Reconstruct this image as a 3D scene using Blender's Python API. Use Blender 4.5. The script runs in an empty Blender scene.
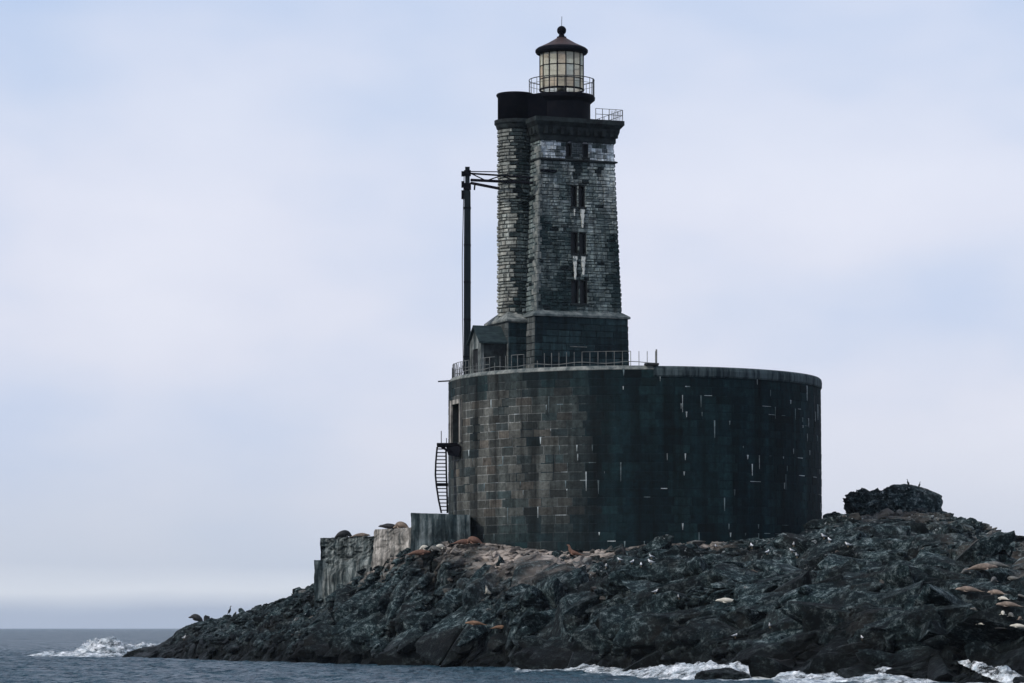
import bpy, math, random
import numpy as np
from mathutils import Vector, Matrix

# ------------------------------------------------------------------ camera, world, sun, exposure
SC = bpy.context.scene
COL = SC.collection
F = 3290.0
PITCH = math.atan(286.5 / F)
CAMH = 2.3
cam_d = bpy.data.cameras.new('camera')
cam_d.sensor_width = 36.0
cam_d.lens = F / 1024.0 * 36.0
cam_d.clip_start = 1.0
cam_d.clip_end = 80000.0
cam = bpy.data.objects.new('camera', cam_d)
COL.objects.link(cam)
cam.location = (0, 0, CAMH)
cam.rotation_euler = (math.pi / 2 + PITCH, 0, 0)
SC.camera = cam

SUN_AZ = math.radians(236.0)      # clockwise from +Y
SUN_EL = math.radians(36.0)
world = bpy.data.worlds.new('World')
SC.world = world
world.use_nodes = True
wn = world.node_tree
for n in list(wn.nodes):
    wn.nodes.remove(n)

def N(nt, typ, **kw):
    n = nt.nodes.new(typ)
    for k, v in kw.items():
        setattr(n, k, v)
    return n

def L(nt, a, b):
    nt.links.new(a, b)

def ramp(nt, stops, interp='LINEAR'):
    r = N(nt, 'ShaderNodeValToRGB')
    cr = r.color_ramp
    cr.interpolation = interp
    while len(cr.elements) > 1:
        cr.elements.remove(cr.elements[-1])
    first = True
    for p, c in stops:
        if first:
            e = cr.elements[0]; e.position = p; first = False
        else:
            e = cr.elements.new(p)
        e.color = (*c, 1) if len(c) == 3 else c
    return r

def s2l(r, g, b):
    f = lambda c: (c / 255 / 12.92) if c / 255 <= 0.04045 else ((c / 255 + 0.055) / 1.055) ** 2.4
    return (f(r), f(g), f(b))

sky = N(wn, 'ShaderNodeTexSky', sky_type='NISHITA')
sky.sun_disc = False
sky.sun_elevation = SUN_EL
sky.sun_rotation = SUN_AZ
sky.dust_density = 2.0
tc = N(wn, 'ShaderNodeTexCoord')
sep = N(wn, 'ShaderNodeSeparateXYZ'); L(wn, tc.outputs['Generated'], sep.inputs[0])
mp = N(wn, 'ShaderNodeMapping'); mp.inputs['Scale'].default_value = (5.0, 5.0, 22.0)
L(wn, tc.outputs['Generated'], mp.inputs[0])
n1 = N(wn, 'ShaderNodeTexNoise'); n1.inputs['Scale'].default_value = 1.0; n1.inputs['Detail'].default_value = 5.0
n1.inputs['Roughness'].default_value = 0.5; n1.inputs['Distortion'].default_value = 0.3
L(wn, mp.outputs[0], n1.inputs['Vector'])
# elevation warped a little by the cloud noise
sub = N(wn, 'ShaderNodeMath', operation='MULTIPLY_ADD'); sub.inputs[1].default_value = 0.022; sub.inputs[2].default_value = -0.011
L(wn, n1.outputs['Fac'], sub.inputs[0])
zz = N(wn, 'ShaderNodeMath', operation='ADD'); L(wn, sep.outputs['Z'], zz.inputs[0]); L(wn, sub.outputs[0], zz.inputs[1])
z4 = N(wn, 'ShaderNodeMath', operation='MULTIPLY'); z4.inputs[1].default_value = 4.0
L(wn, zz.outputs[0], z4.inputs[0])
cr = ramp(wn, [(0.0, s2l(178, 188, 208)), (0.022, s2l(180, 189, 208)), (0.048, s2l(222, 227, 236)),
               (0.080, s2l(199, 207, 222)), (0.16, s2l(202, 209, 225)), (0.30, s2l(214, 218, 235)),
               (0.50, s2l(217, 222, 240)), (0.62, s2l(204, 216, 239)), (0.76, s2l(176, 200, 235)), (1.0, s2l(168, 190, 224))])
L(wn, z4.outputs[0], cr.inputs[0])
# large soft cloud patches: white veil against bluer gaps
mp2 = N(wn, 'ShaderNodeMapping'); mp2.inputs['Scale'].default_value = (7.0, 3.0, 14.0); mp2.inputs['Location'].default_value = (2.9, 1.1, 0.9)
L(wn, tc.outputs['Generated'], mp2.inputs[0])
n2 = N(wn, 'ShaderNodeTexNoise'); n2.inputs['Scale'].default_value = 1.0; n2.inputs['Detail'].default_value = 4.0; n2.inputs['Roughness'].default_value = 0.45
L(wn, mp2.outputs[0], n2.inputs['Vector'])
vr = ramp(wn, [(0.34, s2l(180, 200, 233)), (0.44, s2l(204, 214, 236)), (0.54, s2l(222, 225, 240)), (0.66, s2l(234, 235, 246))])
L(wn, n2.outputs['Fac'], vr.inputs[0])
vm = N(wn, 'ShaderNodeMix', data_type='RGBA')
mr = N(wn, 'ShaderNodeMapRange'); mr.inputs['From Min'].default_value = 0.008; mr.inputs['From Max'].default_value = 0.06
mr.inputs['To Max'].default_value = 0.62
L(wn, sep.outputs['Z'], mr.inputs['Value'])
L(wn, mr.outputs[0], vm.inputs['Factor']); L(wn, cr.outputs[0], vm.inputs['A']); L(wn, vr.outputs[0], vm.inputs['B'])
sc1 = N(wn, 'ShaderNodeVectorMath', operation='SCALE'); sc1.inputs['Scale'].default_value = 12.4
L(wn, vm.outputs['Result'], sc1.inputs[0])
mx = N(wn, 'ShaderNodeMix', data_type='RGBA'); mx.inputs['Factor'].default_value = 0.88
L(wn, sky.outputs[0], mx.inputs['A']); L(wn, sc1.outputs[0], mx.inputs['B'])
bg = N(wn, 'ShaderNodeBackground'); bg.inputs['Strength'].default_value = 0.09
L(wn, mx.outputs['Result'], bg.inputs[0])
wo = N(wn, 'ShaderNodeOutputWorld'); L(wn, bg.outputs[0], wo.inputs[0])

sun_d = bpy.data.lights.new('sun', 'SUN'); sun_d.energy = 2.4; sun_d.angle = math.radians(8); sun_d.color = (1.0, 0.94, 0.87)
sun = bpy.data.objects.new('sun', sun_d); COL.objects.link(sun)
sv = Vector((math.sin(SUN_AZ) * math.cos(SUN_EL), math.cos(SUN_AZ) * math.cos(SUN_EL), math.sin(SUN_EL)))
sun.rotation_euler = sv.to_track_quat('Z', 'Y').to_euler()
sun.location = (-60, 100, 80)

SC.render.engine = 'CYCLES'
SC.view_settings.view_transform = 'Standard'
SC.view_settings.look = 'None'
SC.view_settings.exposure = 0.0
SC.view_settings.gamma = 1.0
SC.view_settings.use_curve_mapping = False

random.seed(7)
rng = np.random.default_rng(11)

# ------------------------------------------------------------------ helpers
def W(px, py, Y):
    """world point seen at a pixel, at the given distance along +Y"""
    c, s = math.cos(PITCH), math.sin(PITCH)
    v = 341.5 - py
    d = Vector((px - 512.0, F * c - v * s, F * s + v * c))
    d *= Y / d.y
    return Vector((d.x, d.y, d.z + CAMH))

_perm = np.random.default_rng(3).permutation(512).astype(np.int64)
_perm = np.concatenate([_perm, _perm, _perm])
_g = np.random.default_rng(5).normal(size=(512, 3)); _g /= np.linalg.norm(_g, axis=1)[:, None]

def perlin(x, y, z):
    x, y, z = np.broadcast_arrays(np.asarray(x, float), np.asarray(y, float), np.asarray(z, float))
    xi = np.floor(x).astype(np.int64); yi = np.floor(y).astype(np.int64); zi = np.floor(z).astype(np.int64)
    xf = x - xi; yf = y - yi; zf = z - zi
    u = xf * xf * xf * (xf * (xf * 6 - 15) + 10); v = yf * yf * yf * (yf * (yf * 6 - 15) + 10); w = zf * zf * zf * (zf * (zf * 6 - 15) + 10)
    def gr(i, j, k, dx, dy, dz):
        h = _perm[(_perm[(_perm[(xi + i) & 511] + yi + j) & 511] + zi + k) & 511]
        g = _g[h]
        return g[..., 0] * dx + g[..., 1] * dy + g[..., 2] * dz
    def lerp(a, b, t): return a + (b - a) * t
    x00 = lerp(gr(0, 0, 0, xf, yf, zf), gr(1, 0, 0, xf - 1, yf, zf), u)
    x10 = lerp(gr(0, 1, 0, xf, yf - 1, zf), gr(1, 1, 0, xf - 1, yf - 1, zf), u)
    x01 = lerp(gr(0, 0, 1, xf, yf, zf - 1), gr(1, 0, 1, xf - 1, yf, zf - 1), u)
    x11 = lerp(gr(0, 1, 1, xf, yf - 1, zf - 1), gr(1, 1, 1, xf - 1, yf - 1, zf - 1), u)
    return lerp(lerp(x00, x10, v), lerp(x01, x11, v), w) * 1.5

def fbm(x, y, z, o=4, r=0.5):
    t = 0; a = 1.0
    for i in range(o):
        t = t + a * perlin(x * 2 ** i + 17.3 * i, y * 2 ** i + 5.1 * i, z * 2 ** i)
        a *= r
    return t

def ridged(x, y, z, o=4, r=0.5):
    t = 0; a = 1.0
    for i in range(o):
        t = t + a * (1 - 2 * np.abs(perlin(x * 2 ** i + 31.7 * i, y * 2 ** i + 9.1 * i, z * 2 ** i)))
        a *= r
    return t

def vor(x, y, seed=0):
    """cellular noise: distance to nearest and second nearest feature point, and the cell's random number"""
    xi = np.floor(x).astype(np.int64); yi = np.floor(y).astype(np.int64)
    f1 = np.full(x.shape, 9.0); f2 = np.full(x.shape, 9.0); cid = np.zeros(x.shape); gx = np.zeros(x.shape); gy = np.zeros(x.shape)
    for i in (-1, 0, 1):
        for j in (-1, 0, 1):
            h = _perm[(_perm[(xi + i + seed) & 511] + yi + j) & 511]
            rx = _g[h][..., 0] * 0.45 + 0.5; ry = _g[h][..., 1] * 0.45 + 0.5
            dx = xi + i + rx - x; dy = yi + j + ry - y; d = np.sqrt(dx * dx + dy * dy)
            c = ((h * 7919) % 1009) / 1009.0
            n = d < f1
            f2 = np.where(n, f1, np.minimum(f2, d)); cid = np.where(n, c, cid); gx = np.where(n, dx, gx); gy = np.where(n, dy, gy); f1 = np.where(n, d, f1)
    return f1, f2, cid, gx, gy

def sstep(a, b, x):
    t = np.clip((np.asarray(x, float) - a) / (b - a), 0, 1)
    return t * t * (3 - 2 * t)

def tag(o, label=None, cat=None, group=None, kind=None):
    if label: o['label'] = label
    if cat: o['category'] = cat
    if group: o['group'] = group
    if kind: o['kind'] = kind
    return o

def empty(name, loc, rz=0.0):
    o = bpy.data.objects.new(name, None); COL.objects.link(o)
    o.location = loc; o.rotation_euler = (0, 0, rz); o.empty_display_size = 0.5
    return o

def mesh_from(name, verts, faces, mats, parent=None, smooth=False, mat_idx=None, cols=None, st=None):
    me = bpy.data.meshes.new(name)
    me.from_pydata([tuple(v) for v in verts], [], faces)
    for m in (mats if isinstance(mats, (list, tuple)) else [mats]):
        me.materials.append(m)
    if smooth:
        me.polygons.foreach_set('use_smooth', [True] * len(me.polygons))
    if mat_idx is not None:
        me.polygons.foreach_set('material_index', mat_idx)
    if cols is not None:
        a = me.attributes.new('col', 'FLOAT_COLOR', 'POINT')
        c = np.ones((len(verts), 4), np.float32); c[:, :3] = np.array(cols, np.float32)
        a.data.foreach_set('color', c.ravel())
    if st is not None:
        a = me.attributes.new('st', 'FLOAT_VECTOR', 'POINT')
        c = np.zeros((len(verts), 3), np.float32); c[:, :2] = np.array(st, np.float32)
        a.data.foreach_set('vector', c.ravel())
    me.update()
    o = bpy.data.objects.new(name, me); COL.objects.link(o)
    if parent: o.parent = parent
    return o

def grid_mesh(name, P, mats, cyc=False, smooth=False, attrs=None, parent=None):
    """P: (m,n,3) array -> quads"""
    m, n = P.shape[:2]
    me = bpy.data.meshes.new(name)
    idx = np.arange(m * n).reshape(m, n)
    q = np.stack([idx[:-1, :-1], idx[:-1, 1:], idx[1:, 1:], idx[1:, :-1]], -1).reshape(-1, 4)
    me.vertices.add(m * n); me.vertices.foreach_set('co', P.astype(np.float32).ravel())
    me.loops.add(q.size); me.loops.foreach_set('vertex_index', q.astype(np.int32).ravel())
    me.polygons.add(len(q))
    me.polygons.foreach_set('loop_start', np.arange(0, q.size, 4, dtype=np.int32))
    me.polygons.foreach_set('loop_total', np.full(len(q), 4, np.int32))
    me.polygons.foreach_set('use_smooth', np.full(len(q), smooth, bool))
    me.materials.append(mats)
    for k, v in (attrs or {}).items():
        a = me.attributes.new(k, 'FLOAT', 'POINT'); a.data.foreach_set('value', np.asarray(v, np.float32).ravel())
    me.update(calc_edges=True)
    o = bpy.data.objects.new(name, me); COL.objects.link(o)
    if parent: o.parent = parent
    return o

class MB:
    def __init__(s): s.v = []; s.f = []; s.m = []
    def add(s, vs, fs, mi=0):
        b = len(s.v); s.v += [tuple(v) for v in vs]; s.f += [tuple(b + i for i in f) for f in fs]; s.m += [mi] * len(fs); return s
    def box(s, x0, x1, y0, y1, z0, z1, mi=0, M=None):
        vs = [Vector((x, y, z)) for z in (z0, z1) for (x, y) in ((x0, y0), (x1, y0), (x1, y1), (x0, y1))]
        if M is not None: vs = [M @ v for v in vs]
        return s.add(vs, [(3, 2, 1, 0), (4, 5, 6, 7), (0, 1, 5, 4), (1, 2, 6, 5), (2, 3, 7, 6), (3, 0, 4, 7)], mi)
    def tube(s, p0, p1, r, n=6, r1=None, mi=0):
        p0 = Vector(p0); p1 = Vector(p1); d = (p1 - p0).normalized(); r1 = r if r1 is None else r1
        a = d.orthogonal().normalized(); b = d.cross(a)
        vs = []
        for p, rr in ((p0, r), (p1, r1)):
            for i in range(n):
                t = 2 * math.pi * i / n
                vs.append(p + (a * math.cos(t) + b * math.sin(t)) * rr)
        fs = [(i, (i + 1) % n, n + (i + 1) % n, n + i) for i in range(n)] + [tuple(range(n))[::-1], tuple(range(n, 2 * n))]
        return s.add(vs, fs, mi)
    def path(s, pts, r, n=6, mi=0):
        for a, b in zip(pts[:-1], pts[1:]): s.tube(a, b, r, n, mi=mi)
        return s
    def lathe(s, prof, n=48, c=(0, 0), a0=0.0, a1=2 * math.pi, mi=0, caps=True):
        full = abs(a1 - a0 - 2 * math.pi) < 1e-6
        k = n if full else n + 1
        vs = []
        for r, z in prof:
            for i in range(k):
                t = a0 + (a1 - a0) * i / n
                vs.append((c[0] + r * math.sin(t), c[1] - r * math.cos(t), z))
        fs = []
        for j in range(len(prof) - 1):
            for i in range(n):
                i2 = (i + 1) % k
                fs.append((j * k + i, j * k + i2, (j + 1) * k + i2, (j + 1) * k + i))
        if full and caps:
            fs.append(tuple(range(k))[::-1]); fs.append(tuple((len(prof) - 1) * k + i for i in range(k)))
        elif caps:
            m = len(prof)
            fs.append(tuple(j * k for j in range(m))); fs.append(tuple(j * k + n for j in range(m))[::-1])
        return s.add(vs, fs, mi)
    def sq(s, prof, c=(0, 0), mi=0, cy=None):
        """square lathe: prof = (half_x, z[, half_y])"""
        vs = []
        for p in prof:
            hx, z = p[0], p[1]; hy = p[2] if len(p) > 2 else hx
            for sx, sy in ((-1, -1), (1, -1), (1, 1), (-1, 1)):
                vs.append((c[0] + sx * hx, c[1] + sy * hy, z))
        fs = [(3, 2, 1, 0)]
        for j in range(len(prof) - 1):
            for i in range(4):
                i2 = (i + 1) % 4
                fs.append((j * 4 + i, j * 4 + i2, j * 4 + 4 + i2, j * 4 + 4 + i))
        b = (len(prof) - 1) * 4
        fs.append((b, b + 1, b + 2, b + 3))
        return s.add(vs, fs, mi)
    def build(s, name, mat, parent=None, smooth=False):
        return mesh_from(name, s.v, s.f, mat, parent, smooth, s.m)

# ------------------------------------------------------------------ materials
def new_mat(name):
    m = bpy.data.materials.new(name); m.use_nodes = True
    nt = m.node_tree
    for n in list(nt.nodes): nt.nodes.remove(n)
    out = N(nt, 'ShaderNodeOutputMaterial'); b = N(nt, 'ShaderNodeBsdfPrincipled')
    L(nt, b.outputs[0], out.inputs[0])
    return m, nt, b, out

def noise(nt, vec, scale, detail=4, rough=0.6, scl=None, dist=0.0):
    if scl is not None:
        mpn = N(nt, 'ShaderNodeMapping'); mpn.inputs['Scale'].default_value = scl
        L(nt, vec, mpn.inputs[0]); vec = mpn.outputs[0]
    n = N(nt, 'ShaderNodeTexNoise'); n.inputs['Scale'].default_value = scale; n.inputs['Detail'].default_value = detail
    n.inputs['Roughness'].default_value = rough; n.inputs['Distortion'].default_value = dist
    L(nt, vec, n.inputs['Vector'])
    return n.outputs['Fac']

def mix(nt, fac, a, b, mode='MIX'):
    m = N(nt, 'ShaderNodeMix', data_type='RGBA', blend_type=mode)
    for i, (sock, v) in enumerate((('Factor', fac), ('A', a), ('B', b))):
        if isinstance(v, (int, float)): m.inputs[sock].default_value = v
        elif isinstance(v, tuple): m.inputs[sock].default_value = (*v, 1)
        else: L(nt, v, m.inputs[sock])
    return m.outputs['Result']

def mrange(nt, v, a, b, c=0.0, d=1.0):
    m = N(nt, 'ShaderNodeMapRange'); L(nt, v, m.inputs['Value'])
    m.inputs['From Min'].default_value = a; m.inputs['From Max'].default_value = b
    m.inputs['To Min'].default_value = c; m.inputs['To Max'].default_value = d
    return m.outputs[0]

def bump(nt, b, h, strength=0.5, dist=0.05):
    bn = N(nt, 'ShaderNodeBump'); bn.inputs['Strength'].default_value = strength; bn.inputs['Distance'].default_value = dist
    L(nt, h, bn.inputs['Height']); L(nt, bn.outputs[0], b.inputs['Normal'])

def mul(nt, a, b):
    m = N(nt, 'ShaderNodeMath', operation='MULTIPLY')
    for i, v in enumerate((a, b)):
        if isinstance(v, (int, float)): m.inputs[i].default_value = v
        else: L(nt, v, m.inputs[i])
    return m.outputs[0]

def stone_mat(name, streak=0.5, rough=0.85, bs=0.6, sks=(2.2, 0.16, 1)):
    m, nt, b, out = new_mat(name)
    at = N(nt, 'ShaderNodeAttribute', attribute_name='col')
    st = N(nt, 'ShaderNodeAttribute', attribute_name='st')
    t = N(nt, 'ShaderNodeTexCoord')
    n1 = noise(nt, t.outputs['Object'], 2.6, 9, 0.78)
    v1 = mrange(nt, n1, 0.3, 0.7, 0.35, 1.7)
    sk = noise(nt, st.outputs['Vector'], 1.0, 5, 0.65, sks)
    v2 = mrange(nt, sk, 0.35, 0.62, 1.0 - streak, 1.0 + streak * 0.35)
    vm = N(nt, 'ShaderNodeVectorMath', operation='SCALE'); L(nt, at.outputs['Color'], vm.inputs[0]); L(nt, mul(nt, v1, v2), vm.inputs['Scale'])
    L(nt, vm.outputs[0], b.inputs['Base Color'])
    b.inputs['Roughness'].default_value = rough
    b.inputs['Specular IOR Level'].default_value = 0.12
    bump(nt, b, noise(nt, t.outputs['Object'], 5.0, 8, 0.75), bs, 0.08)
    return m

def plain_mat(name, c1, c2, scale=2.0, rough=0.7, metal=0.0, scl=None, bs=0.3, lo=0.4, hi=0.65, spec=0.3):
    m, nt, b, out = new_mat(name)
    t = N(nt, 'ShaderNodeTexCoord')
    n1 = noise(nt, t.outputs['Object'], scale, 7, 0.65, scl)
    r = ramp(nt, [(lo, c1), (hi, c2)]); L(nt, n1, r.inputs[0])
    L(nt, r.outputs[0], b.inputs['Base Color'])
    b.inputs['Roughness'].default_value = rough; b.inputs['Metallic'].default_value = metal
    b.inputs['Specular IOR Level'].default_value = spec
    if bs: bump(nt, b, noise(nt, t.outputs['Object'], scale * 4, 6, 0.7), bs, 0.05)
    return m

M_pier = stone_mat('pier_granite', 0.75, sks=(0.9, 0.05, 1))
M_stone = stone_mat('tower_granite', 0.55, bs=0.9)
M_iron = plain_mat('black_iron', (0.0012, 0.002, 0.005), (0.006, 0.0055, 0.008), 1.5, 0.7, spec=0.05)
M_ironrust = plain_mat('rusted_roof_iron', (0.018, 0.012, 0.012), (0.07, 0.035, 0.028), 2.5, 0.6, lo=0.35, hi=0.7)
M_rail = plain_mat('weathered_rail', (0.06, 0.07, 0.072), (0.17, 0.175, 0.165), 2.0, 0.6, bs=0)
M_raild = plain_mat('dark_rail', (0.01, 0.014, 0.018), (0.035, 0.035, 0.035), 2.0, 0.6, bs=0)
M_dark = plain_mat('dark_opening', (0.004, 0.005, 0.006), (0.008, 0.009, 0.01), 2.0, 0.7, bs=0)
M_wood = plain_mat('weathered_timber', (0.004, 0.008, 0.012), (0.012, 0.018, 0.022), 2.0, 0.8, scl=(3, 3, 0.4), spec=0.1)
M_deck = plain_mat('deck_concrete', (0.10, 0.11, 0.11), (0.2, 0.2, 0.19), 1.0, 0.9)
M_concL = plain_mat('streaked_pale_concrete', (0.03, 0.04, 0.042), (0.33, 0.30, 0.27), 1.0, 0.9, scl=(2.4, 2.4, 0.16), bs=0.4, lo=0.38, hi=0.6)
M_concD = plain_mat('streaked_dark_concrete', (0.007, 0.015, 0.02), (0.11, 0.14, 0.145), 1.0, 0.9, scl=(2.4, 2.4, 0.2), bs=0.4, lo=0.36, hi=0.66)
M_coping = plain_mat('coping_stone', (0.004, 0.012, 0.016), (0.065, 0.09, 0.095), 1.0, 0.9, scl=(3.0, 3.0, 0.35), bs=0.4, lo=0.38, hi=0.62)
M_cap = plain_mat('pale_granite_cap', (0.06, 0.075, 0.075), (0.24, 0.25, 0.23), 2.0, 0.85)
M_cap2 = plain_mat('weathered_granite_ledge', (0.035, 0.05, 0.052), (0.17, 0.19, 0.185), 2.0, 0.85)
M_corn = plain_mat('cornice_granite', (0.0015, 0.003, 0.004), (0.020, 0.030, 0.031), 1.6, 0.85, bs=0.7)
M_roof = plain_mat('shed_roof', (0.005, 0.015, 0.018), (0.024, 0.042, 0.044), 1.5, 0.8, scl=(1, 4, 4))

def conc_mat(name, dark, mid, pale):
    m, nt, b, out = new_mat(name)
    t = N(nt, 'ShaderNodeTexCoord')
    r = ramp(nt, [(0.36, dark), (0.5, mid), (0.62, pale)]); L(nt, noise(nt, t.outputs['Object'], 1.0, 7, 0.7, (2.6, 2.6, 0.22)), r.inputs[0])
    big = mrange(nt, noise(nt, t.outputs['Object'], 0.7, 5, 0.65), 0.36, 0.6, 0.35, 1.2)
    vm = N(nt, 'ShaderNodeVectorMath', operation='SCALE'); L(nt, r.outputs[0], vm.inputs[0]); L(nt, big, vm.inputs['Scale'])
    L(nt, vm.outputs[0], b.inputs['Base Color']); b.inputs['Roughness'].default_value = 0.9; b.inputs['Specular IOR Level'].default_value = 0.1
    bump(nt, b, noise(nt, t.outputs['Object'], 3.0, 8, 0.75), 0.7, 0.1)
    return m
M_concL = conc_mat('streaked_pale_concrete', (0.05, 0.06, 0.06), (0.22, 0.21, 0.19), (0.46, 0.43, 0.39))
M_concM = conc_mat('streaked_grey_concrete', (0.008, 0.016, 0.019), (0.06, 0.075, 0.075), (0.24, 0.26, 0.25))
M_concD = conc_mat('streaked_dark_concrete', (0.006, 0.014, 0.018), (0.04, 0.058, 0.062), (0.17, 0.20, 0.20))

# lantern glass: old panes, partly clouded
def glass_mat(name, tint, milk):
    m, nt, b, out = new_mat(name)
    nt.nodes.remove(b)
    tr = N(nt, 'ShaderNodeBsdfTransparent'); tr.inputs[0].default_value = (*tint, 1)
    tl0 = N(nt, 'ShaderNodeBsdfTranslucent'); tl0.inputs[0].default_value = (*[c ** 2 for c in tint], 1)
    df = N(nt, 'ShaderNodeBsdfDiffuse'); df.inputs[0].default_value = (*[0.8 * c ** 3 for c in tint], 1)
    tl = N(nt, 'ShaderNodeMixShader'); tl.inputs[0].default_value = 0.6; L(nt, tl0.outputs[0], tl.inputs[1]); L(nt, df.outputs[0], tl.inputs[2])
    gl = N(nt, 'ShaderNodeBsdfGlossy'); gl.inputs['Roughness'].default_value = 0.08
    t = N(nt, 'ShaderNodeTexCoord')
    fac = mrange(nt, noise(nt, t.outputs['Object'], 1.6, 5, 0.6), 0.35, 0.65, max(0, milk - 0.12), min(1, milk + 0.14))
    m1 = N(nt, 'ShaderNodeMixShader'); L(nt, fac, m1.inputs[0]); L(nt, tr.outputs[0], m1.inputs[1]); L(nt, tl.outputs[0], m1.inputs[2])
    m2 = N(nt, 'ShaderNodeMixShader'); m2.inputs[0].default_value = 0.04; L(nt, m1.outputs[0], m2.inputs[1]); L(nt, gl.outputs[0], m2.inputs[2])
    L(nt, m2.outputs[0], out.inputs[0])
    return m
M_glass = [glass_mat('clouded_glass_warm', (0.975, 0.945, 0.87), 0.38), glass_mat('clouded_glass_pale', (0.975, 0.965, 0.90), 0.34),
           glass_mat('clouded_glass_grey', (0.95, 0.96, 0.92), 0.45), glass_mat('clouded_glass_amber', (0.97, 0.92, 0.84), 0.38)]
M_wglass, _nt, _b, _ = new_mat('dark_window_glass')
_b.inputs['Base Color'].default_value = (0.006, 0.009, 0.012, 1); _b.inputs['Roughness'].default_value = 0.35; _b.inputs['Specular IOR Level'].default_value = 0.25

# rock
def rock_mat(name='sea_rock'):
    m, nt, b, out = new_mat(name)
    t = N(nt, 'ShaderNodeTexCoord'); P = t.outputs['Object']
    tan = N(nt, 'ShaderNodeAttribute', attribute_name='tan').outputs['Fac']
    wet = N(nt, 'ShaderNodeAttribute', attribute_name='wet').outputs['Fac']
    guano = N(nt, 'ShaderNodeAttribute', attribute_name='guano').outputs['Fac']
    n1 = noise(nt, P, 2.1, 10, 0.85)
    r1 = ramp(nt, [(0.41, (0.0012, 0.0035, 0.005)), (0.49, (0.006, 0.014, 0.016)), (0.54, (0.027, 0.044, 0.047)), (0.62, (0.17, 0.205, 0.205))]); L(nt, n1, r1.inputs[0])
    n2 = noise(nt, P, 0.30, 4, 0.6)
    vmr = N(nt, 'ShaderNodeVectorMath', operation='SCALE'); L(nt, r1.outputs[0], vmr.inputs[0]); L(nt, mrange(nt, n2, 0.38, 0.62, 0.35, 1.9), vmr.inputs['Scale'])  # broad dark patches paint shadowed rock masses into the colour
    n4 = noise(nt, P, 0.5, 5, 0.6)
    c = mix(nt, mrange(nt, n4, 0.52, 0.66, 0, 0.25), vmr.outputs[0], (0.05, 0.044, 0.036))
    nt2 = noise(nt, P, 1.0, 8, 0.75, (1.0, 0.7, 3.2))
    rt = ramp(nt, [(0.33, (0.04, 0.045, 0.045)), (0.43, (0.20, 0.175, 0.155)), (0.52, (0.52, 0.45, 0.39))]); L(nt, nt2, rt.inputs[0])
    c = mix(nt, tan, c, rt.outputs[0])
    # guano and barnacle specks
    n3 = noise(nt, P, 3.2, 5, 0.6)
    g = mul(nt, mrange(nt, n3, 0.60, 0.68), guano)
    c = mix(nt, g, c, (0.42, 0.46, 0.47))
    # wet tidal band
    wn_ = mul(nt, wet, mrange(nt, n2, 0.2, 0.5, 0.75, 1.0))
    cd = N(nt, 'ShaderNodeVectorMath', operation='SCALE'); cd.inputs['Scale'].default_value = 0.22; L(nt, c, cd.inputs[0])
    c = mix(nt, wn_, c, cd.outputs[0])
    L(nt, c, b.inputs['Base Color'])
    rr = N(nt, 'ShaderNodeMapRange'); L(nt, wet, rr.inputs['Value']); rr.inputs['To Min'].default_value = 0.85; rr.inputs['To Max'].default_value = 0.55
    L(nt, rr.outputs[0], b.inputs['Roughness'])
    b.inputs['Specular IOR Level'].default_value = 0.12
    ns = noise(nt, P, 2.6, 10, 0.80)
    bump(nt, b, ns, 1.0, 0.30)
    return m
M_rock = rock_mat()

# water
M_water, nt, b, out = new_mat('sea_water')
t = N(nt, 'ShaderNodeTexCoord'); P = t.outputs['Object']
foam = N(nt, 'ShaderNodeAttribute', attribute_name='foam').outputs['Fac']
fn = noise(nt, P, 1.2, 7, 0.7, (1.0, 0.5, 1))
fm = N(nt, 'ShaderNodeMath', operation='ADD'); L(nt, fn, fm.inputs[0]); L(nt, foam, fm.inputs[1])
ff = mrange(nt, fm.outputs[0], 0.90, 1.08)
dc = mix(nt, ff, (0.008, 0.046, 0.070), (0.62, 0.68, 0.71))
L(nt, dc, b.inputs['Base Color'])
b.inputs['IOR'].default_value = 1.333
L(nt, mrange(nt, ff, 0, 1, 0.30, 0.8), b.inputs['Roughness'])
wv1 = noise(nt, P, 0.55, 6, 0.6, (1.0, 0.8, 1))
wv2 = noise(nt, P, 0.09, 5, 0.6)
ad = N(nt, 'ShaderNodeMath', operation='MULTIPLY_ADD'); L(nt, wv2, ad.inputs[0]); ad.inputs[1].default_value = 3.0; L(nt, wv1, ad.inputs[2])
bump(nt, b, ad.outputs[0], 1.0, 2.2)
L(nt, mrange(nt, ff, 0, 0.7, 0.4, 0.0), b.inputs['Specular IOR Level'])

M_foam = plain_mat('white_foam', (0.30, 0.37, 0.41), (0.80, 0.83, 0.85), 1.3, 0.9, bs=0.35, lo=0.36, hi=0.60)
_n = M_foam.node_tree; _pb = [x for x in _n.nodes if x.type == 'BSDF_PRINCIPLED'][0]
_t = N(_n, 'ShaderNodeTexCoord'); L(_n, mrange(_n, noise(_n, _t.outputs['Object'], 1.6, 9, 0.75, (1.0, 0.6, 1.6)), 0.42, 0.60), _pb.inputs['Alpha'])

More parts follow.
